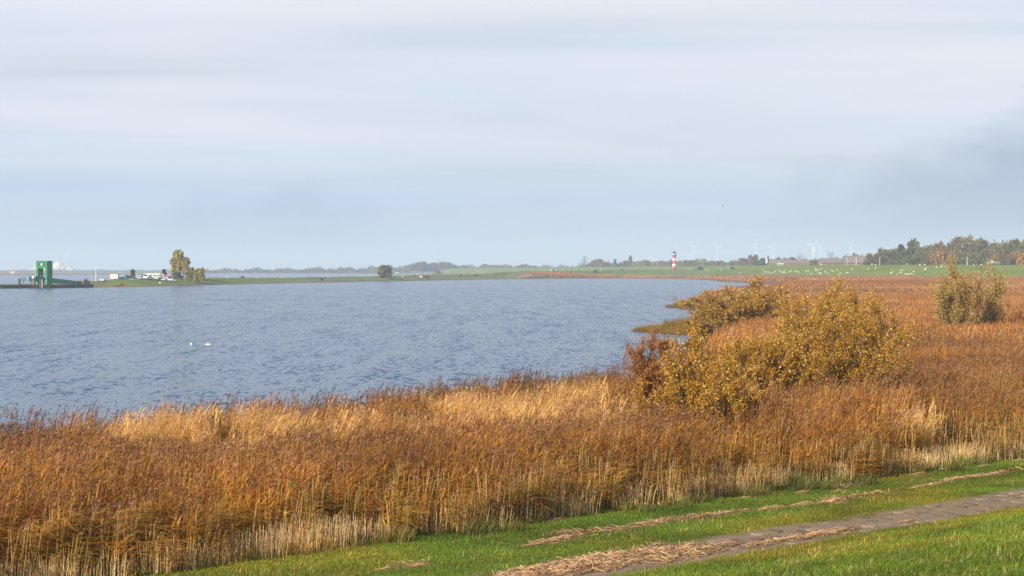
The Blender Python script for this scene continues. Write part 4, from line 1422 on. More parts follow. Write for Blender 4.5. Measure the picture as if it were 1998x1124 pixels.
def ferry_ramp():
    d = 694.0
    m = d / F
    x, y = XY(86.5, d)
    zb = ZAT(556.5, d)
    t = thing('ferry_gantry', 'green steel portal tower of the ferry berth with a clock', 'gantry', (x, y, zb), math.radians(-24))
    W2, D2, H = 2.6, 1.6, (556.5 - 510) * m
    th = .85
    legz = H - 2.7
    for sx in (-1, 1):
        for sy in (-1, 1):
            cx0 = sx * W2 - (th if sx > 0 else 0); cy0 = sy * D2 - (th if sy > 0 else 0)
            part('column', lambda a: a.box(cx0, cx0 + th, cy0, cy0 + th, 0, legz - .003), M_GREEN, t)
    for sx in (-1, 1):        # side frames: upper web and lower tie
        x0 = sx * W2 - (th * .8 if sx > 0 else 0) + (.05 * -sx)
        part('side_web', lambda a: a.box(x0, x0 + th * .8, -D2 + th, D2 - th, legz - 1.3, legz - .003), M_GREEN, t)
        part('side_mullion', lambda a: a.box(x0 + .1, x0 + th * .6, -.3, .3, 2.0, legz - 1.3), M_GREEN, t)
        part('side_tie', lambda a: a.box(x0, x0 + th * .8, -D2 + th, D2 - th, .3, 2.0), M_GREEN, t)
    head = part('machine_house', lambda a: a.box(-W2, W2, -D2, D2, legz, H), M_GREEN, t)
    for sx in (-1, 1):
        part('grille', lambda a: a.box(sx * 1.15 - .62, sx * 1.15 + .62, -D2 - .03, -D2 + .05, H - 1.55, H - .75), M_BLACK, head)
        def bars(a):
            for k in range(5):
                bx = sx * 1.15 - .5 + k * .25
                a.box(bx - .04, bx + .04, -D2 - .06, -D2 - .031, H - 1.55, H - .75)
        part('grille_bars', bars, M_GREEN, head)
    part('clock_face', lambda a: a.add([(.42 * math.cos(k * .5236), -D2 - .09, H - 1.15 + .42 * math.sin(k * .5236)) for k in range(12)] + [(.42 * math.cos(k * .5236), -D2 + .02, H - 1.15 + .42 * math.sin(k * .5236)) for k in range(12)],
                                    [tuple(range(12)), tuple(range(23, 11, -1))] + [(k, 12 + k, 12 + (k + 1) % 12, (k + 1) % 12) for k in range(12)]), M_WHITE, head)
    part('roof_cap', lambda a: a.box(-W2 - .12, W2 + .12, -D2 - .12, D2 + .12, H + .003, H + .18), M_GREEN, head)
    part('lamp', lambda a: a.box(W2 - .5, W2 - .2, -D2 - .25, -D2 - .01, 1.5, 1.75), M_WHITE, t)
    # link span running from the berth down to the bank
    r = thing('ferry_ramp', 'long sea green link span sloping down from the portal tower to the bank', 'ramp', (0, 0, 0))
    p0 = np.array([*XY(62, 693), ZAT(540.0, 693)]); p1 = np.array([*XY(154, 716), ZAT(550.0, 716)])
    ax = (p1 - p0) / np.linalg.norm(p1 - p0); sd = np.array([-ax[1], ax[0], 0]); sd /= np.linalg.norm(sd)
    up = np.cross(ax, sd)
    if up[2] < 0: up = -up
    Lr = np.linalg.norm(p1 - p0)
    def beam(a, s0, s1, u0, u1, w0, w1, taper=1.0):
        vs = []
        for s, k in ((s0, 1.0), (s1, taper)):
            for u, w in ((u0 * k, w0), (u0 * k, w1), (u1, w1), (u1, w0)):
                vs.append(p0 + ax * s + up * u + sd * w)
        a.add(vs, ((0, 1, 2, 3), (7, 6, 5, 4), (0, 4, 5, 1), (1, 5, 6, 2), (2, 6, 7, 3), (3, 7, 4, 0)))
    for w in (-1.6, 1.3):
        g = part('girder', lambda a: beam(a, 0, Lr, -1.65, .0, w, w + .3, .75), M_GREEN2, r)
        part('top_flange', lambda a: beam(a, -.05, Lr + .05, .003, .13, w - .12, w + .42), M_GREEN2, g)
        def stiff(a):
            for k in range(1, 11):
                beam(a, Lr * k / 11 - .06, Lr * k / 11 + .06, -1.25, -.05, w - .1, w - .003)
        part('stiffeners', stiff, M_GREEN2, g)['kind'] = 'stuff'
    part('deck', lambda a: beam(a, .05, Lr - .05, -.85, -.6, -1.297, 1.297), M_GREEN2, r)
    part('end_buffer', lambda a: beam(a, -.35, -.06, -.7, .1, -1.3, -.4), M_WHITE, r)
    for s in (.1, 2.6):
        part('light_box', lambda a: beam(a, s, s + .5, .2, .8, -1.9, -1.65), M_WHITE, r)
    # dolphins
    for k, (px, y0, d_, h, w, lab) in enumerate(((38, 544, 686, 1, .85, 'lone thick dolphin pile left of the green portal tower'), (64.5, 543.5, 686, 2, .85, 'paired dolphin pile under the seaward end of the link span'), (81, 544, 684, 2, 1.1, 'paired dolphin pile directly in front of the green portal tower'))):
        X, Y = XY(px, d_)
        q = thing('dolphin', lab, 'dolphin', (X, Y, -1.2), .3 * k, 'dolphins of the ferry berth')
        top = ZAT(y0, d_) + 1.2
        for j in range(h):
            o = (j * w * .8 - .3 * (h - 1), .25 * j)
            pl = part('pile', lambda a: a.tube([(o[0], o[1], 0), (o[0], o[1], top - .2 * j)], [w * .5, w * .48], 10), M_TIMBER, q)
            part('pile_cap', lambda a: a.tube([(o[0], o[1], top - .2 * j + .003), (o[0], o[1], top - .2 * j + .12)], [w * .54, w * .3], 10), M_BLACK, pl)
        if h == 2:
            part('fender_board', lambda a: a.box(-w * .15, w * .15, -w * .75, -w * .55, 1.4, top - .3), M_CONC, q)
    # sheet pile quay wall, following the shore
    w = thing('quay_wall', 'dark rusty sheet pile wall along the ferry quay', 'wall', (0, 0, 0))
    a, c = Acc(), Acc()
    pts = [XY(-14, 676), XY(0, 673.5), XY(60, 684), XY(100, 688), XY(150, 698), XY(182, 706)]
    prev = None
    s = 0
    for i in range(len(pts) - 1):
        p, q = np.array(pts[i]), np.array(pts[i + 1])
        L = np.linalg.norm(q - p); n = max(2, int(L / .55)); e = (q - p) / L; nn = np.array([e[1], -e[0]])
        for k in range(n):
            f0, f1 = p + (q - p) * k / n, p + (q - p) * (k + 1) / n
            o = .22 if s % 2 else 0
            s += 1
            a.box(0, 0, 0, 0, 0, 0) if False else None
            g0, g1 = f0 + nn * o, f1 + nn * o
            b0, b1 = g0 - nn * .35, g1 - nn * .35
            vs = [(*g0, -1.3), (*g1, -1.3), (*g1, 1.05), (*g0, 1.05), (*b0, -1.3), (*b1, -1.3), (*b1, 1.05), (*b0, 1.05)]
            a.add(vs, ((0, 1, 2, 3), (5, 4, 7, 6), (3, 2, 6, 7), (4, 0, 3, 7), (1, 5, 6, 2)))
        c0, c1 = p + nn * .3, q + nn * .3
        d0, d1 = p - nn * .45, q - nn * .45
        vs = [(*c0, 1.06), (*c1, 1.06), (*c1, 1.24), (*c0, 1.24), (*d0, 1.06), (*d1, 1.06), (*d1, 1.24), (*d0, 1.24)]
        c.add(vs, ((0, 1, 2, 3), (5, 4, 7, 6), (3, 2, 6, 7), (0, 4, 5, 1)))
    put('sheet_piling', a.mesh('sheet_piling', M_STEELR), w)['kind'] = 'stuff'
    put('coping', c.mesh('coping', M_TIMBER), w)


ferry_ramp()


def power_station():
    d = 6000.0
    m = d / F
    x, y = XY(114, d)
    zb = height1(x, y)
    t = thing('power_station', 'pale domed power station far across the river behind the green tower', 'power station', (x, y, zb))
    zz = lambda py: ZAT(py, d) - zb
    X = lambda px: (px - 114) * m
    R = 10.2 * m
    zt = zz(510.5)
    part('dome', lambda a: a.lathe([(R * .98, 0), (R, zt - R * .95)] + [(R * math.cos(k * .19), zt - R * .95 + R * .95 * math.sin(k * .19)) for k in range(1, 9)], 32), M_CONC, t, True)
    for (a0, a1, y0, dep, nm) in ((59, 70, 524.5, 30, 'hall'), (69.5, 76, 520, 34, 'hall'), (76, 104, 523, 26, 'hall'), (123, 128, 519.5, 26, 'turbine_hall'), (131, 139, 521, 24, 'turbine_hall'), (137, 145.5, 522.5, 30, 'turbine_hall'), (126, 135, 527.5, 50, 'annex'), (149, 152, 530, 30, 'annex')):
        h = part(nm, lambda a: a.box(X(a0), X(a1), -dep, dep * .3 + a0 * .01, 0, zz(y0) - .01 * a0), M_CONC, t)
        n = max(1, int((a1 - a0) / 2.5))
        for k in range(n):
            part('louvre', lambda a: a.box(X(a0) + (k + .25) * (X(a1) - X(a0)) / n, X(a0) + (k + .65) * (X(a1) - X(a0)) / n, -dep - .3, -dep + 1, zz(y0) * .35, zz(y0) * .7), M_GREYST, h)
    ch = part('chimney', lambda a: a.lathe([(1.05 * m, 0), (.85 * m, zz(505)), (.8 * m, zz(493))], 16, cx=X(130.6), cy=5), M_CONC, t, True)
    for zy in (496, 504):
        part('chimney_ring', lambda a: a.lathe([(1.0 * m, zz(zy)), (1.0 * m, zz(zy) + 1.2)], 16, cx=X(130.6), cy=5), M_GREYST, ch)


power_station()


def turbine_meshes():
    a = Acc(); a.lathe([(.045, 0), (.022, 1.0)], 12); tower = a.mesh('tower', M_TURB, True)
    a = Acc(); a.box(-.03, .03, -.07, .09, .985, 1.045); nac = a.mesh('nacelle', M_TURB)
    a = Acc(); a.tube([(0, -.12, 0), (0, -.09, 0), (0, -.06, 0)], [.012, .03, .034], 10); hub = a.mesh('hub', M_TURB, True)
    def blade(z0, z1, mat):
        a = Acc()
        prof = lambda f: .02 + .095 * math.sin(math.pi * min(1, .12 + f * .95)) * (1 - .72 * f) + .004
        fs = np.linspace(z0, z1, 7)
        vs, fc = [], []
        for f in fs:
            c = prof(f); th = .03 * (1 - .8 * f) + .002
            vs += [(-c * .35, -.09, f), (0, -.09 - th, f), (c * .65, -.09, f), (0, -.09 + th, f)]
        for i in range(len(fs) - 1):
            for k in range(4):
                fc.append((i * 4 + k, i * 4 + (k + 1) % 4, i * 4 + 4 + (k + 1) % 4, i * 4 + 4 + k))
        fc.append((3, 2, 1, 0)); fc.append(tuple(len(vs) - 4 + k for k in range(4)))
        a.add(vs, fc)
        return a.mesh('blade', mat)
    return tower, nac, hub, blade(0.02, .88, M_TURB), blade(.88, 1.0, M_RED)


def turbines():
    tw, nc, hb, bl, tip = turbine_meshes()
    T = [(1268, 499, 8, -17, 7000, 'smallest wind turbine, standing left of the lighthouse'), (1345, 498, 9, -30, 7400, 'low wind turbine just right of the lighthouse'), (1352, 482, 14, 58, 8200, 'faint wind turbine rising behind the low one beside the lighthouse'),
         (1400, 482.5, 13, -62, 7600, 'wind turbine alone halfway between the lighthouse and the paired turbines'), (1474, 481, 16, 0, 7600, 'wind turbine with one blade straight up, left of a pair'), (1508, 481, 16, 17, 7400, 'wind turbine right of the one with a blade straight up'),
         (1586, 479, 17.5, 38, 6200, 'brightest and nearest wind turbine, above the houses'), (1600, 479, 16, 38, 7400, 'paler wind turbine close behind the brightest one'), (1661, 478, 13.5, -45, 7600, 'rightmost faint wind turbine above the big farmhouse roof')]
    for px, py, R, rot, d, lab in T:
        m = d / F
        x, y = XY(px, d)
        zb = height1(x, y)
        Hh = ZAT(py, d) - zb
        t = thing('wind_turbine', lab, 'wind turbine', (x, y, zb), 0, 'wind turbines on the horizon')
        put('tower', tw, t, scale=(42, 42, Hh))
        put('nacelle', nc, t, loc=(0, 0, Hh - 1.02 * 42), scale=(42, 42, 42))
        rt = put('rotor', hb, t, loc=(0, 0, Hh), scale=(42, 42, 42))
        rt.rotation_euler = (0, math.radians(rot), 0)
        for k in range(3):
            b = put('blade', bl, rt, rot=(0, math.radians(120 * k), 0), scale=(R * m / 42 * .95, 1, R * m / 42))
        # red tips belong to the blades: one mesh joined per rotor, a piece of the rotor
        for k in range(3):
            put('blade_tip', tip, rt, rot=(0, math.radians(120 * k), 0), scale=(R * m / 42 * .95, 1, R * m / 42))


turbines()


def house(px0, px1, yr, ye, d, label, rz=0.0, depth=9.0, mats=(None, None), chim=(.2,), windows=5, gable_white=False, zb=None, group='houses behind the dike', name='house'):
    m = d / F
    x, y = XY((px0 + px1) / 2, d)
    zb = height1(x, y) if zb is None else zb
    L = (px1 - px0) * m
    ze, zr = ZAT(ye, d) - zb, ZAT(yr, d) - zb
    t = thing(name, label, 'house', (x, y, zb), rz, group)
    wm, rm = mats[0] or M_BRICK, mats[1] or M_THATCH
    hd = depth / 2
    part('wall', lambda a: a.box(-L / 2 + .3, L / 2 - .3, -hd, hd, 0, ze + .1), wm, t)
    part('gable', lambda a: a.prism([(-hd, ze + .103), (hd, ze + .103), (0, zr - .25)], -L / 2 + .35, L / 2 - .35), M_WHITE if gable_white else wm, t, rot=(0, 0, math.pi / 2))
    r = part('roof', lambda a: [a.add([(-L / 2, s * (hd + .5), ze - .3), (L / 2, s * (hd + .5), ze - .3), (L / 2, 0, zr), (-L / 2, 0, zr), (-L / 2, s * (hd + .5), ze - .55), (L / 2, s * (hd + .5), ze - .55), (L / 2, 0, zr - .25), (-L / 2, 0, zr - .25)],
                                      ((0, 1, 2, 3), (7, 6, 5, 4), (0, 4, 5, 1), (1, 5, 6, 2), (3, 7, 4, 0))) for s in (-1, 1)], rm, t)
    for c in chim:
        part('chimney', lambda a: a.box(L * (c - .5) - .4, L * (c - .5) + .4, -.4, .4, zr - .8, zr + 1.3), M_BRICK, r)
    for k in range(windows):
        xx = -L / 2 + L * (k + .7) / (windows + .4)
        f = part('window', lambda a: a.box(xx - .6, xx + .6, -hd - .05, -hd + .1, ze * .35, ze * .35 + 1.4), M_WHITE, t)
        part('pane', lambda a: a.box(xx - .48, xx + .48, -hd - .08, -hd - .052, ze * .35 + .12, ze * .35 + 1.28), M_GLASS, f)
    return t


house(1500, 1540, 507, 513.5, 1560, 'long low house with grey brown roof, leftmost behind the dike', zb=3.5, depth=10, chim=(.3,), gable_white=False)
house(1534, 1578, 507.5, 513.5, 1620, 'second low house from the left with a long dull roof', .1, depth=10, zb=3.5, chim=(.7,))
house(1516, 1530, 511, 515.5, 1500, 'small white walled house in front of the long low roofs', -.2, depth=7, mats=(M_CONC, M_THATCH), zb=5.5, chim=())
house(1598, 1644, 504, 512, 1460, 'brown roofed house left of the big farmhouse', .15, depth=11, zb=3.5, chim=(.75,))
house(1645, 1696, 499, 512, 1310, 'big farmhouse with tall brown roof and two chimneys', -.06, depth=13, zb=3.0, chim=(.12, .72))


def block():
    d = 5200.0
    m = d / F
    x, y = XY(1620, d)
    zb = height1(x, y)
    t = thing('slab_building', 'blue grey flat topped block far behind the houses', 'building', (x, y, zb), .1)
    H = ZAT(493, d) - zb
    w = part('wall', lambda a: a.box(-5 * m, 5 * m, -5 * m, 5 * m, 0, H), M_SLATE, t)
    part('parapet', lambda a: a.box(-5.1 * m, 5.1 * m, -5.1 * m, 5.1 * m, H + .01, H + 1.0), M_SLATE, t)
    for k in range(5):
        part('window_band', lambda a: a.box(-4.4 * m, 4.4 * m, -5 * m - .3, -5 * m + .2, H * (.3 + .13 * k), H * (.36 + .13 * k)), M_GLASS, w)


block()


def kiosk():
    d = 812.0
    m = d / F
    x, y = XY(300, d)
    zb = height1(x, y)
    t = thing('white_building', 'flat roofed white building with dark windows on the headland', 'building', (x, y, zb), 0)
    H = ZAT(534, d) - zb
    X = lambda px: (px - 300) * m
    main = part('wall', lambda a: a.box(X(287.5), X(313), 0, 5, 0, H), M_WHITE, t)
    part('roof', lambda a: a.box(X(287), X(313.4), -.2, 5.2, H + .003, H + .16), M_WHITE, t)
    for a0, a1 in ((290, 292.2), (293, 296), (299, 301.4), (302.4, 304.8), (306.6, 309), (310, 312.2)):
        f = part('window_frame', lambda a: a.box(X(a0), X(a1), -.06, .05, H * .52, H * .82), M_BLACK, main)
        part('pane', lambda a: a.box(X(a0) + .06, X(a1) - .06, -.08, -.062, H * .55, H * .79), M_GLASS, f)
    part('side_wing', lambda a: a.box(X(313.1), X(319), .4, 4.6, 0, H * .97), M_GREYST, t)
    part('door', lambda a: a.box(X(314.5), X(316), .34, .42, .05, 2.0), M_GLASS, t)
    t2 = thing('snack_stand', 'small cream stand with a pinkish awning right of the white building', 'kiosk', at(331, 806), 0)
    part('wall', lambda a: a.box(-1.2, 1.2, 0, 2.2, 0, 1.9), M_CONC, t2)
    part('awning', lambda a: a.prism([(-1.35, 1.95), (1.35, 1.95), (1.35, 2.05), (-1.35, 2.1)], -1.1, 2.3), plain('pink_canvas', (.7, .38, .28), .8), t2)
    part('hatch', lambda a: a.box(-.8, .8, -.04, .05, .9, 1.6), M_BLACK, t2)
    mred = plain('pink_banner', (.75, .10, .14), .7)
    for k, (px, y0, y1) in enumerate(((320.6, 536, 542), (326.5, 532, 536))):
        q = thing('banner_flag', ('red pink beach flag standing right of the white building', 'small pink flag flying above the cream stand')[k], 'flag', at(px, 806), 0, 'flags by the white building')
        z0, z1 = ZAT(y1, 806) - q.location.z, ZAT(y0, 806) - q.location.z
        part('pole', lambda a: a.tube([(0, 0, 0), (0, 0, z1 + .1)], [.04, .03], 6), M_GREYST, q)
        part('banner', lambda a: a.prism([(.05, z0), (.55, z0 + .1), (.62, z1 - .25), (.05, z1)], -.012, .012), mred, q)


kiosk()


# ------------------------------------------------------------------ posts, masts, signs
def lamp_post(px, ytop, d, label, arm=True, white=False, name='lamp_post', r=.09, zb=None, cat='lamp post', group='lamp posts and masts'):
    x, y = XY(px, d)
    zb = height1(x, y) if zb is None else zb
    H = ZAT(ytop, d) - zb
    t = thing(name, label, cat, (x, y, zb), 0, group)
    mt = M_WHITE if white else M_GREYST
    part('pole', lambda a: a.tube([(0, 0, 0), (0, 0, H)], [r, r * .7], 8), mt, t)
    part('base', lambda a: a.tube([(0, 0, 0), (0, 0, .5)], [r * 1.6, r * 1.4], 8), mt, t)
    if arm:
        part('lamp_head', lambda a: a.box(-.15, .75, -.14, .14, H + .01, H + .16), mt, t)
    return t


for px, yt, yf, lab, arm, wh in ((460.5, 518, 541, 'grey lamp post, left one of two on the embankment left of the lone tree', True, False), (472.3, 519.5, 540, 'thinner lamp post, right one of two on the embankment left of the lone tree', True, False),
                                 (689.5, 516, 538, 'single lamp post on the embankment just left of the lone tree', True, False), (932.3, 517, 532.5, 'white mast on the embankment right of the dark crest bush', False, True),
                                 (1172.5, 515, 528, 'thin pale post on the embankment left of the lighthouse', False, False), (1420.5, 504, 525.5, 'thin grey mast on the green slope right of the dark blue car', False, False)):
    x_, d_, z_ = cast(px, yf)
    lamp_post(px, yt, d_, lab, arm, wh, r=.16, zb=z_ - .1)
lamp_post(187, 521, 757, 'white mast with a small head on the quay right of the green ramp', True, True, r=.13)
lamp_post(179.5, 535, 755, 'short dark post beside the white mast on the quay', False, False, r=.14)
lamp_post(236.5, 521, 800, 'lamp mast behind the box trailer', True, False, r=.1)
lamp_post(268, 522, 812, 'tall thin lamp mast between parked cars and white building', True, False, r=.1)
lamp_post(1653.5, 502, 1242, 'grey mast on the dike in front of the big farmhouse, left one', False, False, r=.16)
lamp_post(1670.5, 502, 1232, 'white mast on the dike in front of the big farmhouse, right one', False, True, r=.16)
lamp_post(1716.5, 502, 1194, 'white lamp post on the dike at the left end of the wood', True, True, r=.13)
lamp_post(1887, 502, 1098, 'pale mast on the dike in front of the grey trees', False, True, r=.16)


def sign_board():
    d = 1500
    x, y = XY(1495.5, d)
    z = height1(x, y)
    t = thing('white_sign', 'tall white sign board on posts at the left end of the houses', 'sign', (x, y, z))
    h0, h1 = ZAT(513.5, d) - z, ZAT(505, d) - z
    for s in (-.5, .5):
        part('post', lambda a: a.box(s - .07, s + .07, .05, .19, 0, h1), M_GREYST, t)
    part('board', lambda a: a.box(-.65, .65, -.05, .047, h0, h1 + .1), M_WHITE, t)


sign_board()


def platform():
    d = 1075
    x, y = XY(1938.5, d)
    z = height1(x, y) - .1
    t = thing('viewing_platform', 'blue grey steel platform with railings on the dike before the wood', 'platform', (x, y, z), -.1)
    L = 3.4
    H = ZAT(513, d) - z
    part('deck', lambda a: a.box(-L, L, -1.6, 1.6, H - .25, H), M_GREYST, t)
    for sx in (-L + .2, -L / 3, L / 3, L - .2):
        for sy in (-1.4, 1.4):
            part('leg', lambda a: a.box(sx - .1, sx + .1, sy - .1, sy + .1, 0, H - .253), M_GREYST, t)
    def rail(a):
        for sy in (-1.55, 1.55):
            for zz in (.55, 1.1):
                a.box(-L, L, sy - .04, sy + .04, H + zz - .05, H + zz)
            for k in range(8):
                xx = -L + .05 + k * (2 * L - .1) / 7
                a.box(xx - .04, xx + .04, sy - .04, sy + .04, H + .003, H + 1.1)
    part('railing', rail, M_GREYST, t)
    part('stair', lambda a: [a.box(-L - .3 * k - .3, -L - .3 * k, -1, 1, H - .28 * (k + 1) - .06, H - .28 * (k + 1)) for k in range(max(2, int(H / .28)))], M_GREYST, t)
    part('cabinet', lambda a: a.box(-.4, 1.0, -.8, .8, .05, H - .26), M_BLACK, t)
    part('notice_board', lambda a: a.box(-1.6, -.7, -1.75, -1.62, H + .4, H + 1.3), M_WHITE, t)


platform()


def fence():
    """low pale posts along the embankment road"""
    rng = np.random.default_rng(91)
    a = Acc(); a.box(-.11, .11, -.11, .11, 0, 1.15); body = a.mesh('post', M_WHITE)
    a = Acc(); a.box(-.115, .115, -.115, .115, .72, .9); band = a.mesh('band', M_BLACK)
    k = 0
    for px in (442, 502, 517, 547, 555, 574, 596, 618, 640, 671, 706, 722, 746, 815, 830, 876, 905, 925, 942, 955, 1008, 1024, 1040, 1063, 1072, 1098, 1120, 1135):
        i = np.interp(px, [0, 300, 450, 600, 690, 780, 900, 1000, 1120, 1316], [728, 786, 896, 1010, 1085, 1150, 1255, 1390, 1470, 1520]) - 6
        x, y = XY(px, i)
        t = thing('marker_post', '%s short pale marker post from the left along the embankment road' % ORD[k + 1], 'post', (x, y, height1(x, y) - .05), rng.uniform(-.3, .3), 'marker posts along the embankment')
        put('post', body, t); put('band', band, t)
        k += 1


fence()


def beacons():
    for k, px in enumerate((23.2, 27.4)):
        d = 2115.0 + 12 * k
        x, y = XY(px, d)
        z = height1(x, y)
        t = thing('river_beacon', ('left', 'right')[k] + ' one of two small red and white beacons on the far river bank', 'beacon', (x, y, z), 0, 'pair of river beacons')
        H = ZAT(528, d) - z
        part('base', lambda a: a.lathe([(1.5, 0), (1.3, H * .3)], 12), M_RED, t)
        part('tower', lambda a: a.lathe([(1.1, H * .3 + .01), (.95, H * .8)], 12), M_WHITE, t)
        part('cap', lambda a: a.lathe([(1.25, H * .8 + .01), (1.1, H * .92), (.1, H)], 12), M_RED, t)


beacons()
# ------------------------------------------------------------------ vehicles
def car_paint(name, c):
    return plain(name, c, .3, .1, var=.04, scale=.7, spec=.5)


M_TYRE = plain('tyre_rubber', (.02, .02, .02), .85)
M_RIM = plain('rim', (.5, .5, .52), .35, .6)
M_LAMP = plain('headlamp', (.85, .85, .8), .2, spec=.5)
M_TAIL = plain('tail_lamp', (.5, .02, .02), .3)
PAINT = {'white': car_paint('white_car', (.8, .8, .8)), 'dark blue': car_paint('dark_blue_car', (.02, .035, .08)), 'navy': car_paint('navy_car', (.015, .05, .13)), 'silver': car_paint('silver_car', (.5, .52, .55)),
         'pale blue': car_paint('pale_blue_car', (.35, .5, .65)), 'cream': car_paint('cream_van', (.80, .72, .52)), 'black': car_paint('black_car', (.02, .02, .025)), 'yellowish': car_paint('yellowish_van', (.82, .82, .55))}


def vehicle(shape, paint, label, loc, rz, name, cat, group=None, s=1.0):
    """shapes are side profiles, nose towards +x"""
    t = thing(name, label, cat, loc, rz, group, s)
    if shape == 'car':
        low = [(-2.05, .35), (2.0, .35), (2.08, .6), (1.95, .82), (1.0, .95), (-1.95, 1.0), (-2.1, .7)]
        cab = [(-1.75, .95), (.95, .93), (.25, 1.42), (-1.2, 1.46), (-1.6, 1.3)]
        W, axles = .86, (-1.25, 1.3)
    elif shape == 'suv':
        low = [(-2.2, .42), (2.1, .42), (2.2, .7), (2.05, 1.0), (1.1, 1.12), (-2.1, 1.15), (-2.25, .8)]
        cab = [(-2.0, 1.1), (1.05, 1.08), (.45, 1.72), (-1.75, 1.78)]
        W, axles = .92, (-1.35, 1.4)
    else:
        low = [(-2.5, .4), (2.4, .4), (2.5, .8), (2.3, 1.25), (1.9, 1.3), (-2.5, 1.3)]
        cab = [(-2.5, 1.28), (1.95, 1.28), (1.35, 2.15), (1.0, 2.35), (-2.45, 2.4)]
        W, axles = .98, (-1.6, 1.6)
    body = part('body', lambda a: a.prism(low, -W, W), paint, t)
    cabin = part('cabin', lambda a: a.prism(cab, -W * .9, W * .9), paint, t)
    zc0, zc1 = cab[0][1] + .1, cab[-1][1] - .1
    def glass_side(a):
        for sy in (-1, 1):
            y0 = sy * (W * .9 + .012)
            xs = (cab[0][0] + .25, -.45, -.35, cab[1][0] - .35)
            for x0, x1 in ((xs[0], xs[1]), (xs[2], xs[3])):
                sl = .35 if x1 == xs[3] else .05
                a.prism([(x0, zc0), (x1, zc0), (x1 - sl, zc1), (x0 + .08, zc1)], min(y0, y0 - sy * .02), max(y0, y0 - sy * .02))
    if shape != 'box':
        part('side_windows', glass_side, M_GLASS, cabin)
        fx0, fx1 = cab[1], cab[2]
        part('windscreen', lambda a: a.add([(fx0[0] + .015, -W * .8, fx0[1] + .05), (fx0[0] + .015, W * .8, fx0[1] + .05), (fx1[0] + .06, W * .72, fx1[1] - .05), (fx1[0] + .06, -W * .72, fx1[1] - .05)], ((0, 1, 2, 3),)), M_GLASS, cabin)
    for ax in axles:
        for sy in (-1, 1):
            w = part('wheel', lambda a: a.tube([(0, -.11, 0), (0, .11, 0)], [.34, .34], 14), M_TYRE, t, loc=(ax, sy * (W - .05), .34))
            part('rim', lambda a: a.tube([(0, sy * .1, 0), (0, sy * .125, 0)], [.21, .2], 10), M_RIM, w)
    for sy in (-1, 1):
        part('headlight', lambda a: a.box(low[2][0] - .12, low[2][0] + .01, sy * W * .72 - .16, sy * W * .72 + .16, low[2][1] - .05, low[2][1] + .12), M_LAMP, t)
        part('tail_light', lambda a: a.box(low[-1][0] - .01, low[-1][0] + .1, sy * W * .8 - .1, sy * W * .8 + .1, .72, .95), M_TAIL, t)
    return t


PG = 'vehicles parked on the headland'
for px, d, shape, col, rz, lab in ((199, 748, 'car', 'white', -1.45, 'white hatchback parked nose on, left of the box trailer'), (240, 786, 'car', 'navy', .12, 'dark car parked right of the box trailer'), (257, 786, 'suv', 'dark blue', .1, 'dark blue off-road car with the white car at its right'),
                                   (253, 795, 'van', 'pale blue', .1, 'pale blue van behind the dark blue off-road car'), (269.5, 790, 'car', 'white', -1.2, 'white car nose on between dark blue off-road car and silver car'), (277, 793, 'car', 'silver', -1.3, 'silver car left of the white building'),
                                   (284, 792, 'van', 'white', -1.4, 'white van before the left corner of the white building'), (291.5, 793, 'car', 'white', -1.5, 'white car below the first windows of the white building'), (300, 795, 'car', 'white', .1, 'white car parked sideways before the white building'),
                                   (311, 797, 'car', 'dark blue', .05, 'dark car before the door of the white building'), (318.5, 798, 'car', 'white', -1.4, 'white car nose on beside the red pink flag'), (327, 800, 'car', 'white', .1, 'white car left one before the cream stand'), (334, 801, 'car', 'silver', .15, 'silver car right one before the cream stand')):
    vehicle(shape, PAINT[col], lab, at(px, d), rz, 'parked_car' if shape != 'van' else 'parked_van', 'car' if shape != 'van' else 'van', PG)


def box_trailer():
    t = thing('box_trailer', 'cream box trailer parked at the left end of the car park', 'trailer', at(224, 775), -.15)
    b = part('box_body', lambda a: a.box(-1.65, 1.65, -1.1, 1.1, .55, 2.35), PAINT['cream'], t)
    part('roof_trim', lambda a: a.box(-1.68, 1.68, -1.13, 1.13, 2.353, 2.43), M_GREYST, b)
    part('door_frame', lambda a: a.box(-.5, .5, -1.14, -1.102, .65, 2.2), M_WHITE, b)
    part('drawbar', lambda a: a.box(1.66, 2.6, -.08, .08, .5, .62), M_BLACK, t)
    for sy in (-1, 1):
        w = part('wheel', lambda a: a.tube([(0, -.1, 0), (0, .1, 0)], [.33, .33], 14), M_TYRE, t, loc=(0, sy * 1.0, .33))
        part('rim', lambda a: a.tube([(0, sy * .09, 0), (0, sy * .115, 0)], [.2, .2], 10), M_RIM, w)


box_trailer()
x_, d_, z_ = cast(775, 533.2)
vehicle('van', PAINT['yellowish'], 'pale yellow van on the embankment just right of the lone tree', (x_, d_, z_), .1, 'van', 'van')
x_, d_, z_ = cast(1355.5, 527)
vehicle('suv', PAINT['dark blue'], 'dark blue car on the green slope right of the lighthouse', (*XY(1355.5, 1528), height1(*XY(1355.5, 1528))), math.pi - .15, 'car', 'car', s=1.15)
x_, d_, z_ = cast(1347.5, 527.2)
vehicle('car', PAINT['white'], 'white car nose on beside the dark blue car', (*XY(1347.5, 1524), height1(*XY(1347.5, 1524))), -1.4, 'car', 'car')

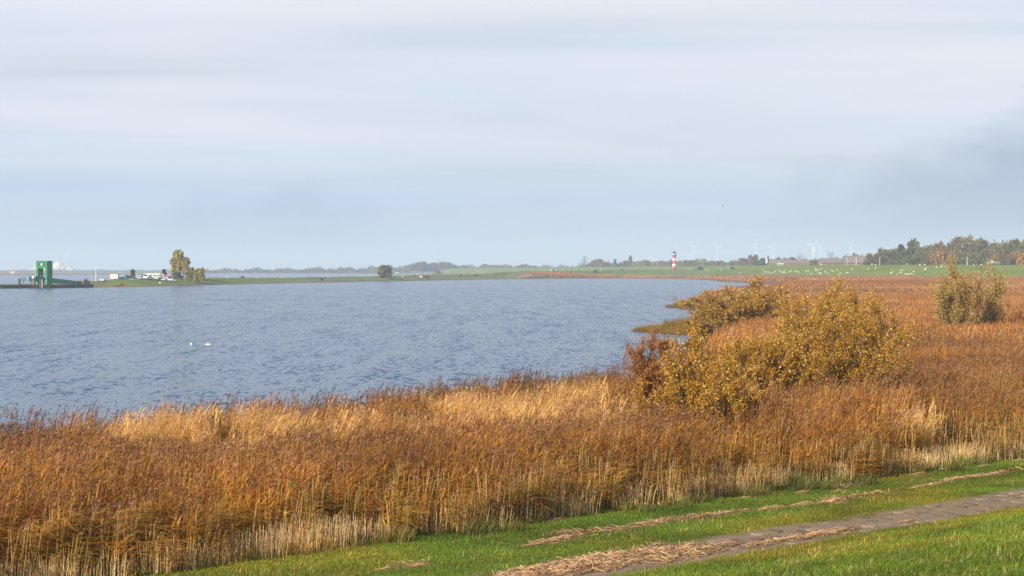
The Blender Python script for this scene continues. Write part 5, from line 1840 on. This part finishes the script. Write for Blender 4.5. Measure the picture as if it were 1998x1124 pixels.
# ------------------------------------------------------------------ animals and people
def skin_mesh(name, verts, edges, radii, mat, colour, sub=1):
    """one continuous body grown over a skeleton"""
    me = bpy.data.meshes.new('skeleton')
    me.from_pydata(verts, edges, [])
    o = bpy.data.objects.new('skeleton', me)
    COL.objects.link(o)
    o.modifiers.new('skin', 'SKIN')
    for sv, r in zip(me.skin_vertices[0].data, radii):
        sv.radius = (r, r) if not isinstance(r, tuple) else r
    me.skin_vertices[0].data[0].use_root = True
    s = o.modifiers.new('sub', 'SUBSURF'); s.levels = sub; s.render_levels = sub
    dg = bpy.context.evaluated_depsgraph_get()
    out = bpy.data.meshes.new_from_object(o.evaluated_get(dg))
    out.name = name
    bpy.data.objects.remove(o)
    ca = out.color_attributes.new('col', 'FLOAT_COLOR', 'CORNER')
    cc = np.ones((len(out.loops), 4), np.float32)
    for p in out.polygons:
        c = colour(p.center)
        for li in p.loop_indices:
            cc[li, :3] = c
    ca.data.foreach_set('color', cc.ravel())
    out.polygons.foreach_set('use_smooth', np.ones(len(out.polygons), bool))
    out.materials.clear()
    out.materials.append(mat)
    return out


M_COAT = leafy('coat', 0.0, .9, .1, tint=False)


def quadruped(name, L, Hh, rb, head_down, fleece, face, patches=None):
    v = [(-.42 * L, 0, Hh), (0, 0, Hh * .98), (.38 * L, 0, Hh * 1.02)]
    r = [rb * .92, rb, rb * .88]
    e = [(0, 1), (1, 2)]
    if head_down:
        v += [(.62 * L, 0, Hh * .8), (.80 * L, 0, Hh * .32), (.90 * L, 0, .10)]
    else:
        v += [(.60 * L, 0, Hh * 1.25), (.72 * L, 0, Hh * 1.42), (.92 * L, 0, Hh * 1.30)]
    r += [rb * .5, rb * .38, rb * .25]
    e += [(2, 3), (3, 4), (4, 5)]
    for (x, b) in ((-.42 * L, 0), (.38 * L, 2)):
        for sy in (-1, 1):
            n = len(v)
            back = x < 0
            v += [(x, sy * rb * .55, Hh * .62), (x + (.07 if back else -.01), sy * rb * .55, Hh * .34), (x, sy * rb * .55, .02)]
            r += [rb * .38, rb * .17, rb * .14]
            e += [(b, n), (n, n + 1), (n + 1, n + 2)]
    n = len(v)
    v += [(-.56 * L, 0, Hh * 1.05), (-.62 * L, 0, Hh * .7)]
    r += [rb * .18, rb * .12]
    e += [(0, n), (n, n + 1)]
    def colr(c):
        if c.z < Hh * .5 or c.x > .66 * L:
            return face
        if patches:
            return fleece if math.sin(c.x * 4.1) + math.sin(c.z * 5 + c.y * 4) > .2 else patches
        return fleece
    return skin_mesh(name, v, e, r, M_COAT, colr)


SHEEP = [quadruped('sheep_body', .82, .62, .33, True, (.80, .76, .66), (.62, .56, .46)), quadruped('sheep_body', .82, .62, .33, False, (.82, .78, .69), (.6, .55, .45))]
BLACKSHEEP = quadruped('sheep_body', .82, .62, .33, True, (.03, .026, .022), (.02, .02, .02))
Z6 = [(580, 643), (612, 662), (640, 665), (663, 666), (742, 662), (792, 638), (812, 660), (862, 655), (840, 671), (857, 671), (880, 671), (945, 652), (930, 668), (992, 665), (1008, 650), (1030, 660), (1045, 664), (1142, 653), (1152, 652), (1175, 648), (1270, 622), (1272, 645), (1300, 640), (1340, 620),
      (1300, 678), (1332, 676), (1325, 688), (1388, 668), (1424, 683), (1478, 653), (1495, 658), (1540, 637), (1685, 674), (1665, 680), (1585, 688), (1577, 692), (1215, 690), (300, 673), (50, 637), (705, 680), (1737, 632), (1950, 627), (1340, 572)]
Z7 = [(92, 597), (180, 585), (133, 541), (178, 548), (365, 650), (378, 648), (390, 628), (445, 656), (490, 613), (525, 606), (485, 642), (540, 660), (562, 663), (577, 663), (613, 660), (643, 663), (645, 632), (563, 538), (723, 544), (783, 543), (776, 603), (795, 595), (928, 580), (988, 573), (1382, 553), (1472, 542)]
FLOCK = [(1400 + a / 6.613, 430 + b / 6.613) for a, b in Z6] + [(1680 + a / 6.283, 430 + b / 6.283) for a, b in Z7] + [(1376.8, 526.6), (1382.3, 527.2), (1407.4, 526.6)]
sheep_rng = np.random.default_rng(95)
FLOCK = sorted(FLOCK)
secs = [(0, 1480, 'grazing left of the houses'), (1480, 1560, 'below the long low houses'), (1560, 1620, 'on the slope below the bright wind turbine'), (1620, 1700, 'below the big farmhouse'), (1700, 1800, 'on the dike below the wood'), (1800, 2000, 'near the two pale willows')]
for lo, hi, where in secs:
    sub = [s for s in FLOCK if lo <= s[0] < hi]
    for k, (px, py) in enumerate(sub):
        x_, d_, z_ = cast(px, py + 1.6, 850)
        o = put('sheep', SHEEP[sheep_rng.integers(0, 2)], None, (x_, d_, height1(x_, d_)), (0, 0, sheep_rng.choice([0, math.pi]) + sheep_rng.normal(0, .5)), (.84,) * 3)
        tag(o, '%s white sheep from the left of those %s' % (ORD[k + 1], where), 'sheep', 'sheep grazing on the dike')
for px, py, lab in ((1400 + 1542 / 6.613, 430 + 628 / 6.613, 'black sheep on the slope below the big farmhouse'), (1400 + 975 / 6.613, 430 + 670 / 6.613, 'black sheep at the foot of the slope below the low houses'), (1400, 530, 'black sheep alone on the slope right of the dark blue car')):
    x_, d_, z_ = cast(px, py + 1.4, 850)
    tag(put('sheep', BLACKSHEEP, None, (x_, d_, height1(x_, d_)), (0, 0, sheep_rng.uniform(0, 6)), (.84,) * 3), lab, 'sheep', 'sheep grazing on the dike')
for px, py, lab in ((820.5, 540.2, 'left one of two white sheep below the lone tree'), (822.6, 541.6, 'right one of two white sheep below the lone tree'), (786, 540.2, 'single white sheep right beside the lone tree'), (941.5, 531.5, 'white sheep on the embankment beside the white mast'), (312.5, 553.7, 'single white sheep on the bank below the white building')):
    x_, d_, z_ = cast(px, py + 1.2, 600)
    tag(put('sheep', SHEEP[0], None, (x_, d_, height1(x_, d_)), (0, 0, sheep_rng.uniform(0, 6)), (1.1,) * 3), lab, 'sheep')

COW = [quadruped('cow_body', 1.35, 1.0, .42, True, (.03, .027, .025), (.04, .035, .03), (.75, .72, .68)), quadruped('cow_body', 1.35, 1.0, .42, False, (.025, .025, .025), (.03, .03, .03))]
for k, (px, lab) in enumerate(((1077.5, 'left one of three black cows on the embankment crest'), (1081.2, 'middle one of three black cows on the embankment crest'), (1085, 'right one of three black cows on the embankment crest'))):
    x_, d_, z_ = cast(px, 530.3, 900)
    tag(put('cow', COW[k % 2], None, (x_, d_, height1(x_, d_)), (0, 0, .3 * k), (1.2,) * 3), lab, 'cow', 'cows on the embankment')
x_, d_, z_ = cast(899, 540.5, 900)
tag(put('cow', COW[1], None, (x_, d_, z_), (0, 0, .4), (1.0,) * 3), 'single dark cow low on the embankment', 'cow')


def person(name, label, loc, rz, top, legs, stride=.12, group=None):
    v = [(0, 0, .95), (0, 0, 1.15), (0, 0, 1.38), (0, 0, 1.50), (.01, 0, 1.60), (.02, 0, 1.72)]
    r = [(.17, .13), (.16, .12), (.2, .13), .065, .085, .09]
    e = [(0, 1), (1, 2), (2, 3), (3, 4), (4, 5)]
    for s in (-1, 1):
        n = len(v)
        v += [(.02 * s * stride, s * .10, .88), (s * stride, s * .11, .5), (s * stride * 1.3 - .03, s * .11, .06), (s * stride * 1.3 + .14, s * .12, .03)]
        r += [.10, .07, .05, .04]
        e += [(0, n), (n, n + 1), (n + 1, n + 2), (n + 2, n + 3)]
        n = len(v)
        v += [(0, s * .22, 1.36), (-s * .06, s * .26, 1.08), (.05 - s * .05, s * .25, .84)]
        r += [.06, .05, .04]
        e += [(2, n), (n, n + 1), (n + 1, n + 2)]
    def colr(c):
        if c.z > 1.66: return (.06, .04, .03)
        if c.z > 1.48: return (.5, .32, .24)
        if c.z > .82: return top
        if c.z < .08: return (.03, .03, .03)
        return legs
    me = skin_mesh('person_body', v, e, r, M_COAT, colr)
    o = put(name, me, None, loc, (0, 0, rz), (1.08,) * 3)
    return tag(o, label, 'person', group)


x_, y_ = XY(1966, 1066)
person('person', 'person in reddish jacket and dark trousers standing on the dike before the wood', (x_, y_, height1(x_, y_)), 1.2, (.45, .12, .07), (.03, .03, .035), .03)
x_, d_, z_ = cast(905, 533)
person('person', 'dark clothed person walking on the embankment right of the crest bush', (x_, d_, z_), .2, (.03, .03, .04), (.02, .02, .03), .16)
x_, d_, z_ = cast(1638.5, 517.3, 900)
person('person', 'dark clothed person on the dike crest left of the big farmhouse', (*XY(1639, 1262), height1(*XY(1639, 1262))), .2, (.03, .03, .04), (.02, .02, .03), .14)
person('person', 'dark clothed person standing beside the white hatchback', at(201.5, 752), .2, (.03, .03, .05), (.02, .02, .03), .08)

M_FEATHER = leafy('feathers', 0.0, .7, .2, tint=False)


def waterbird(label, px, py, rz, head_down):
    x, y = P(px, py, 0.0)
    v = [(-.30, 0, .10), (-.12, 0, .11), (.12, 0, .11), (.27, 0, .14)]
    r = [(.05, .04), (.13, .11), (.14, .12), (.08, .08)]
    e = [(0, 1), (1, 2), (2, 3)]
    if head_down:
        v += [(.38, 0, .15), (.46, 0, .08), (.52, 0, .05)]
    else:
        v += [(.31, 0, .26), (.33, 0, .36), (.42, 0, .34)]
    r += [.045, .05, .018]
    e += [(3, 4), (4, 5), (5, 6)]
    me = skin_mesh('bird_body', v, e, r, M_FEATHER, lambda c: (.55, .18, .05) if c.x > (.47 if head_down else .385) else (.82, .81, .78), 2)
    return tag(put('waterbird', me, None, (x, y, -.03), (0, 0, rz), (.72,) * 3), label, 'bird', 'white birds on the water')


waterbird('left and smaller of two white birds swimming on the bay', 373, 672.5, 1.9, False)
waterbird('right and longer of two white birds on the bay, head lowered', 407.5, 673.2, math.pi + .15, True)


def flying_bird():
    d = 420.0
    x, y = XY(1411, d)
    z = ZAT(402, d)
    me = skin_mesh('bird_body', [(-.2, 0, 0), (0, 0, 0), (.18, 0, .01), (.27, 0, .03), (.02, .3, .08), (-.04, .62, .03), (.02, -.3, .08), (-.04, -.62, .03), (-.34, 0, 0)],
                   [(0, 1), (1, 2), (2, 3), (1, 4), (4, 5), (1, 6), (6, 7), (0, 8)], [.05, .07, .05, .02, .03, .012, .03, .012, .02], M_FEATHER, lambda c: (.09, .08, .08), 1)
    tag(put('flying_bird', me, None, (x, y, z), (.2, 0, .4)), 'small dark bird flying in the open sky above the wind turbines', 'bird')


flying_bird()
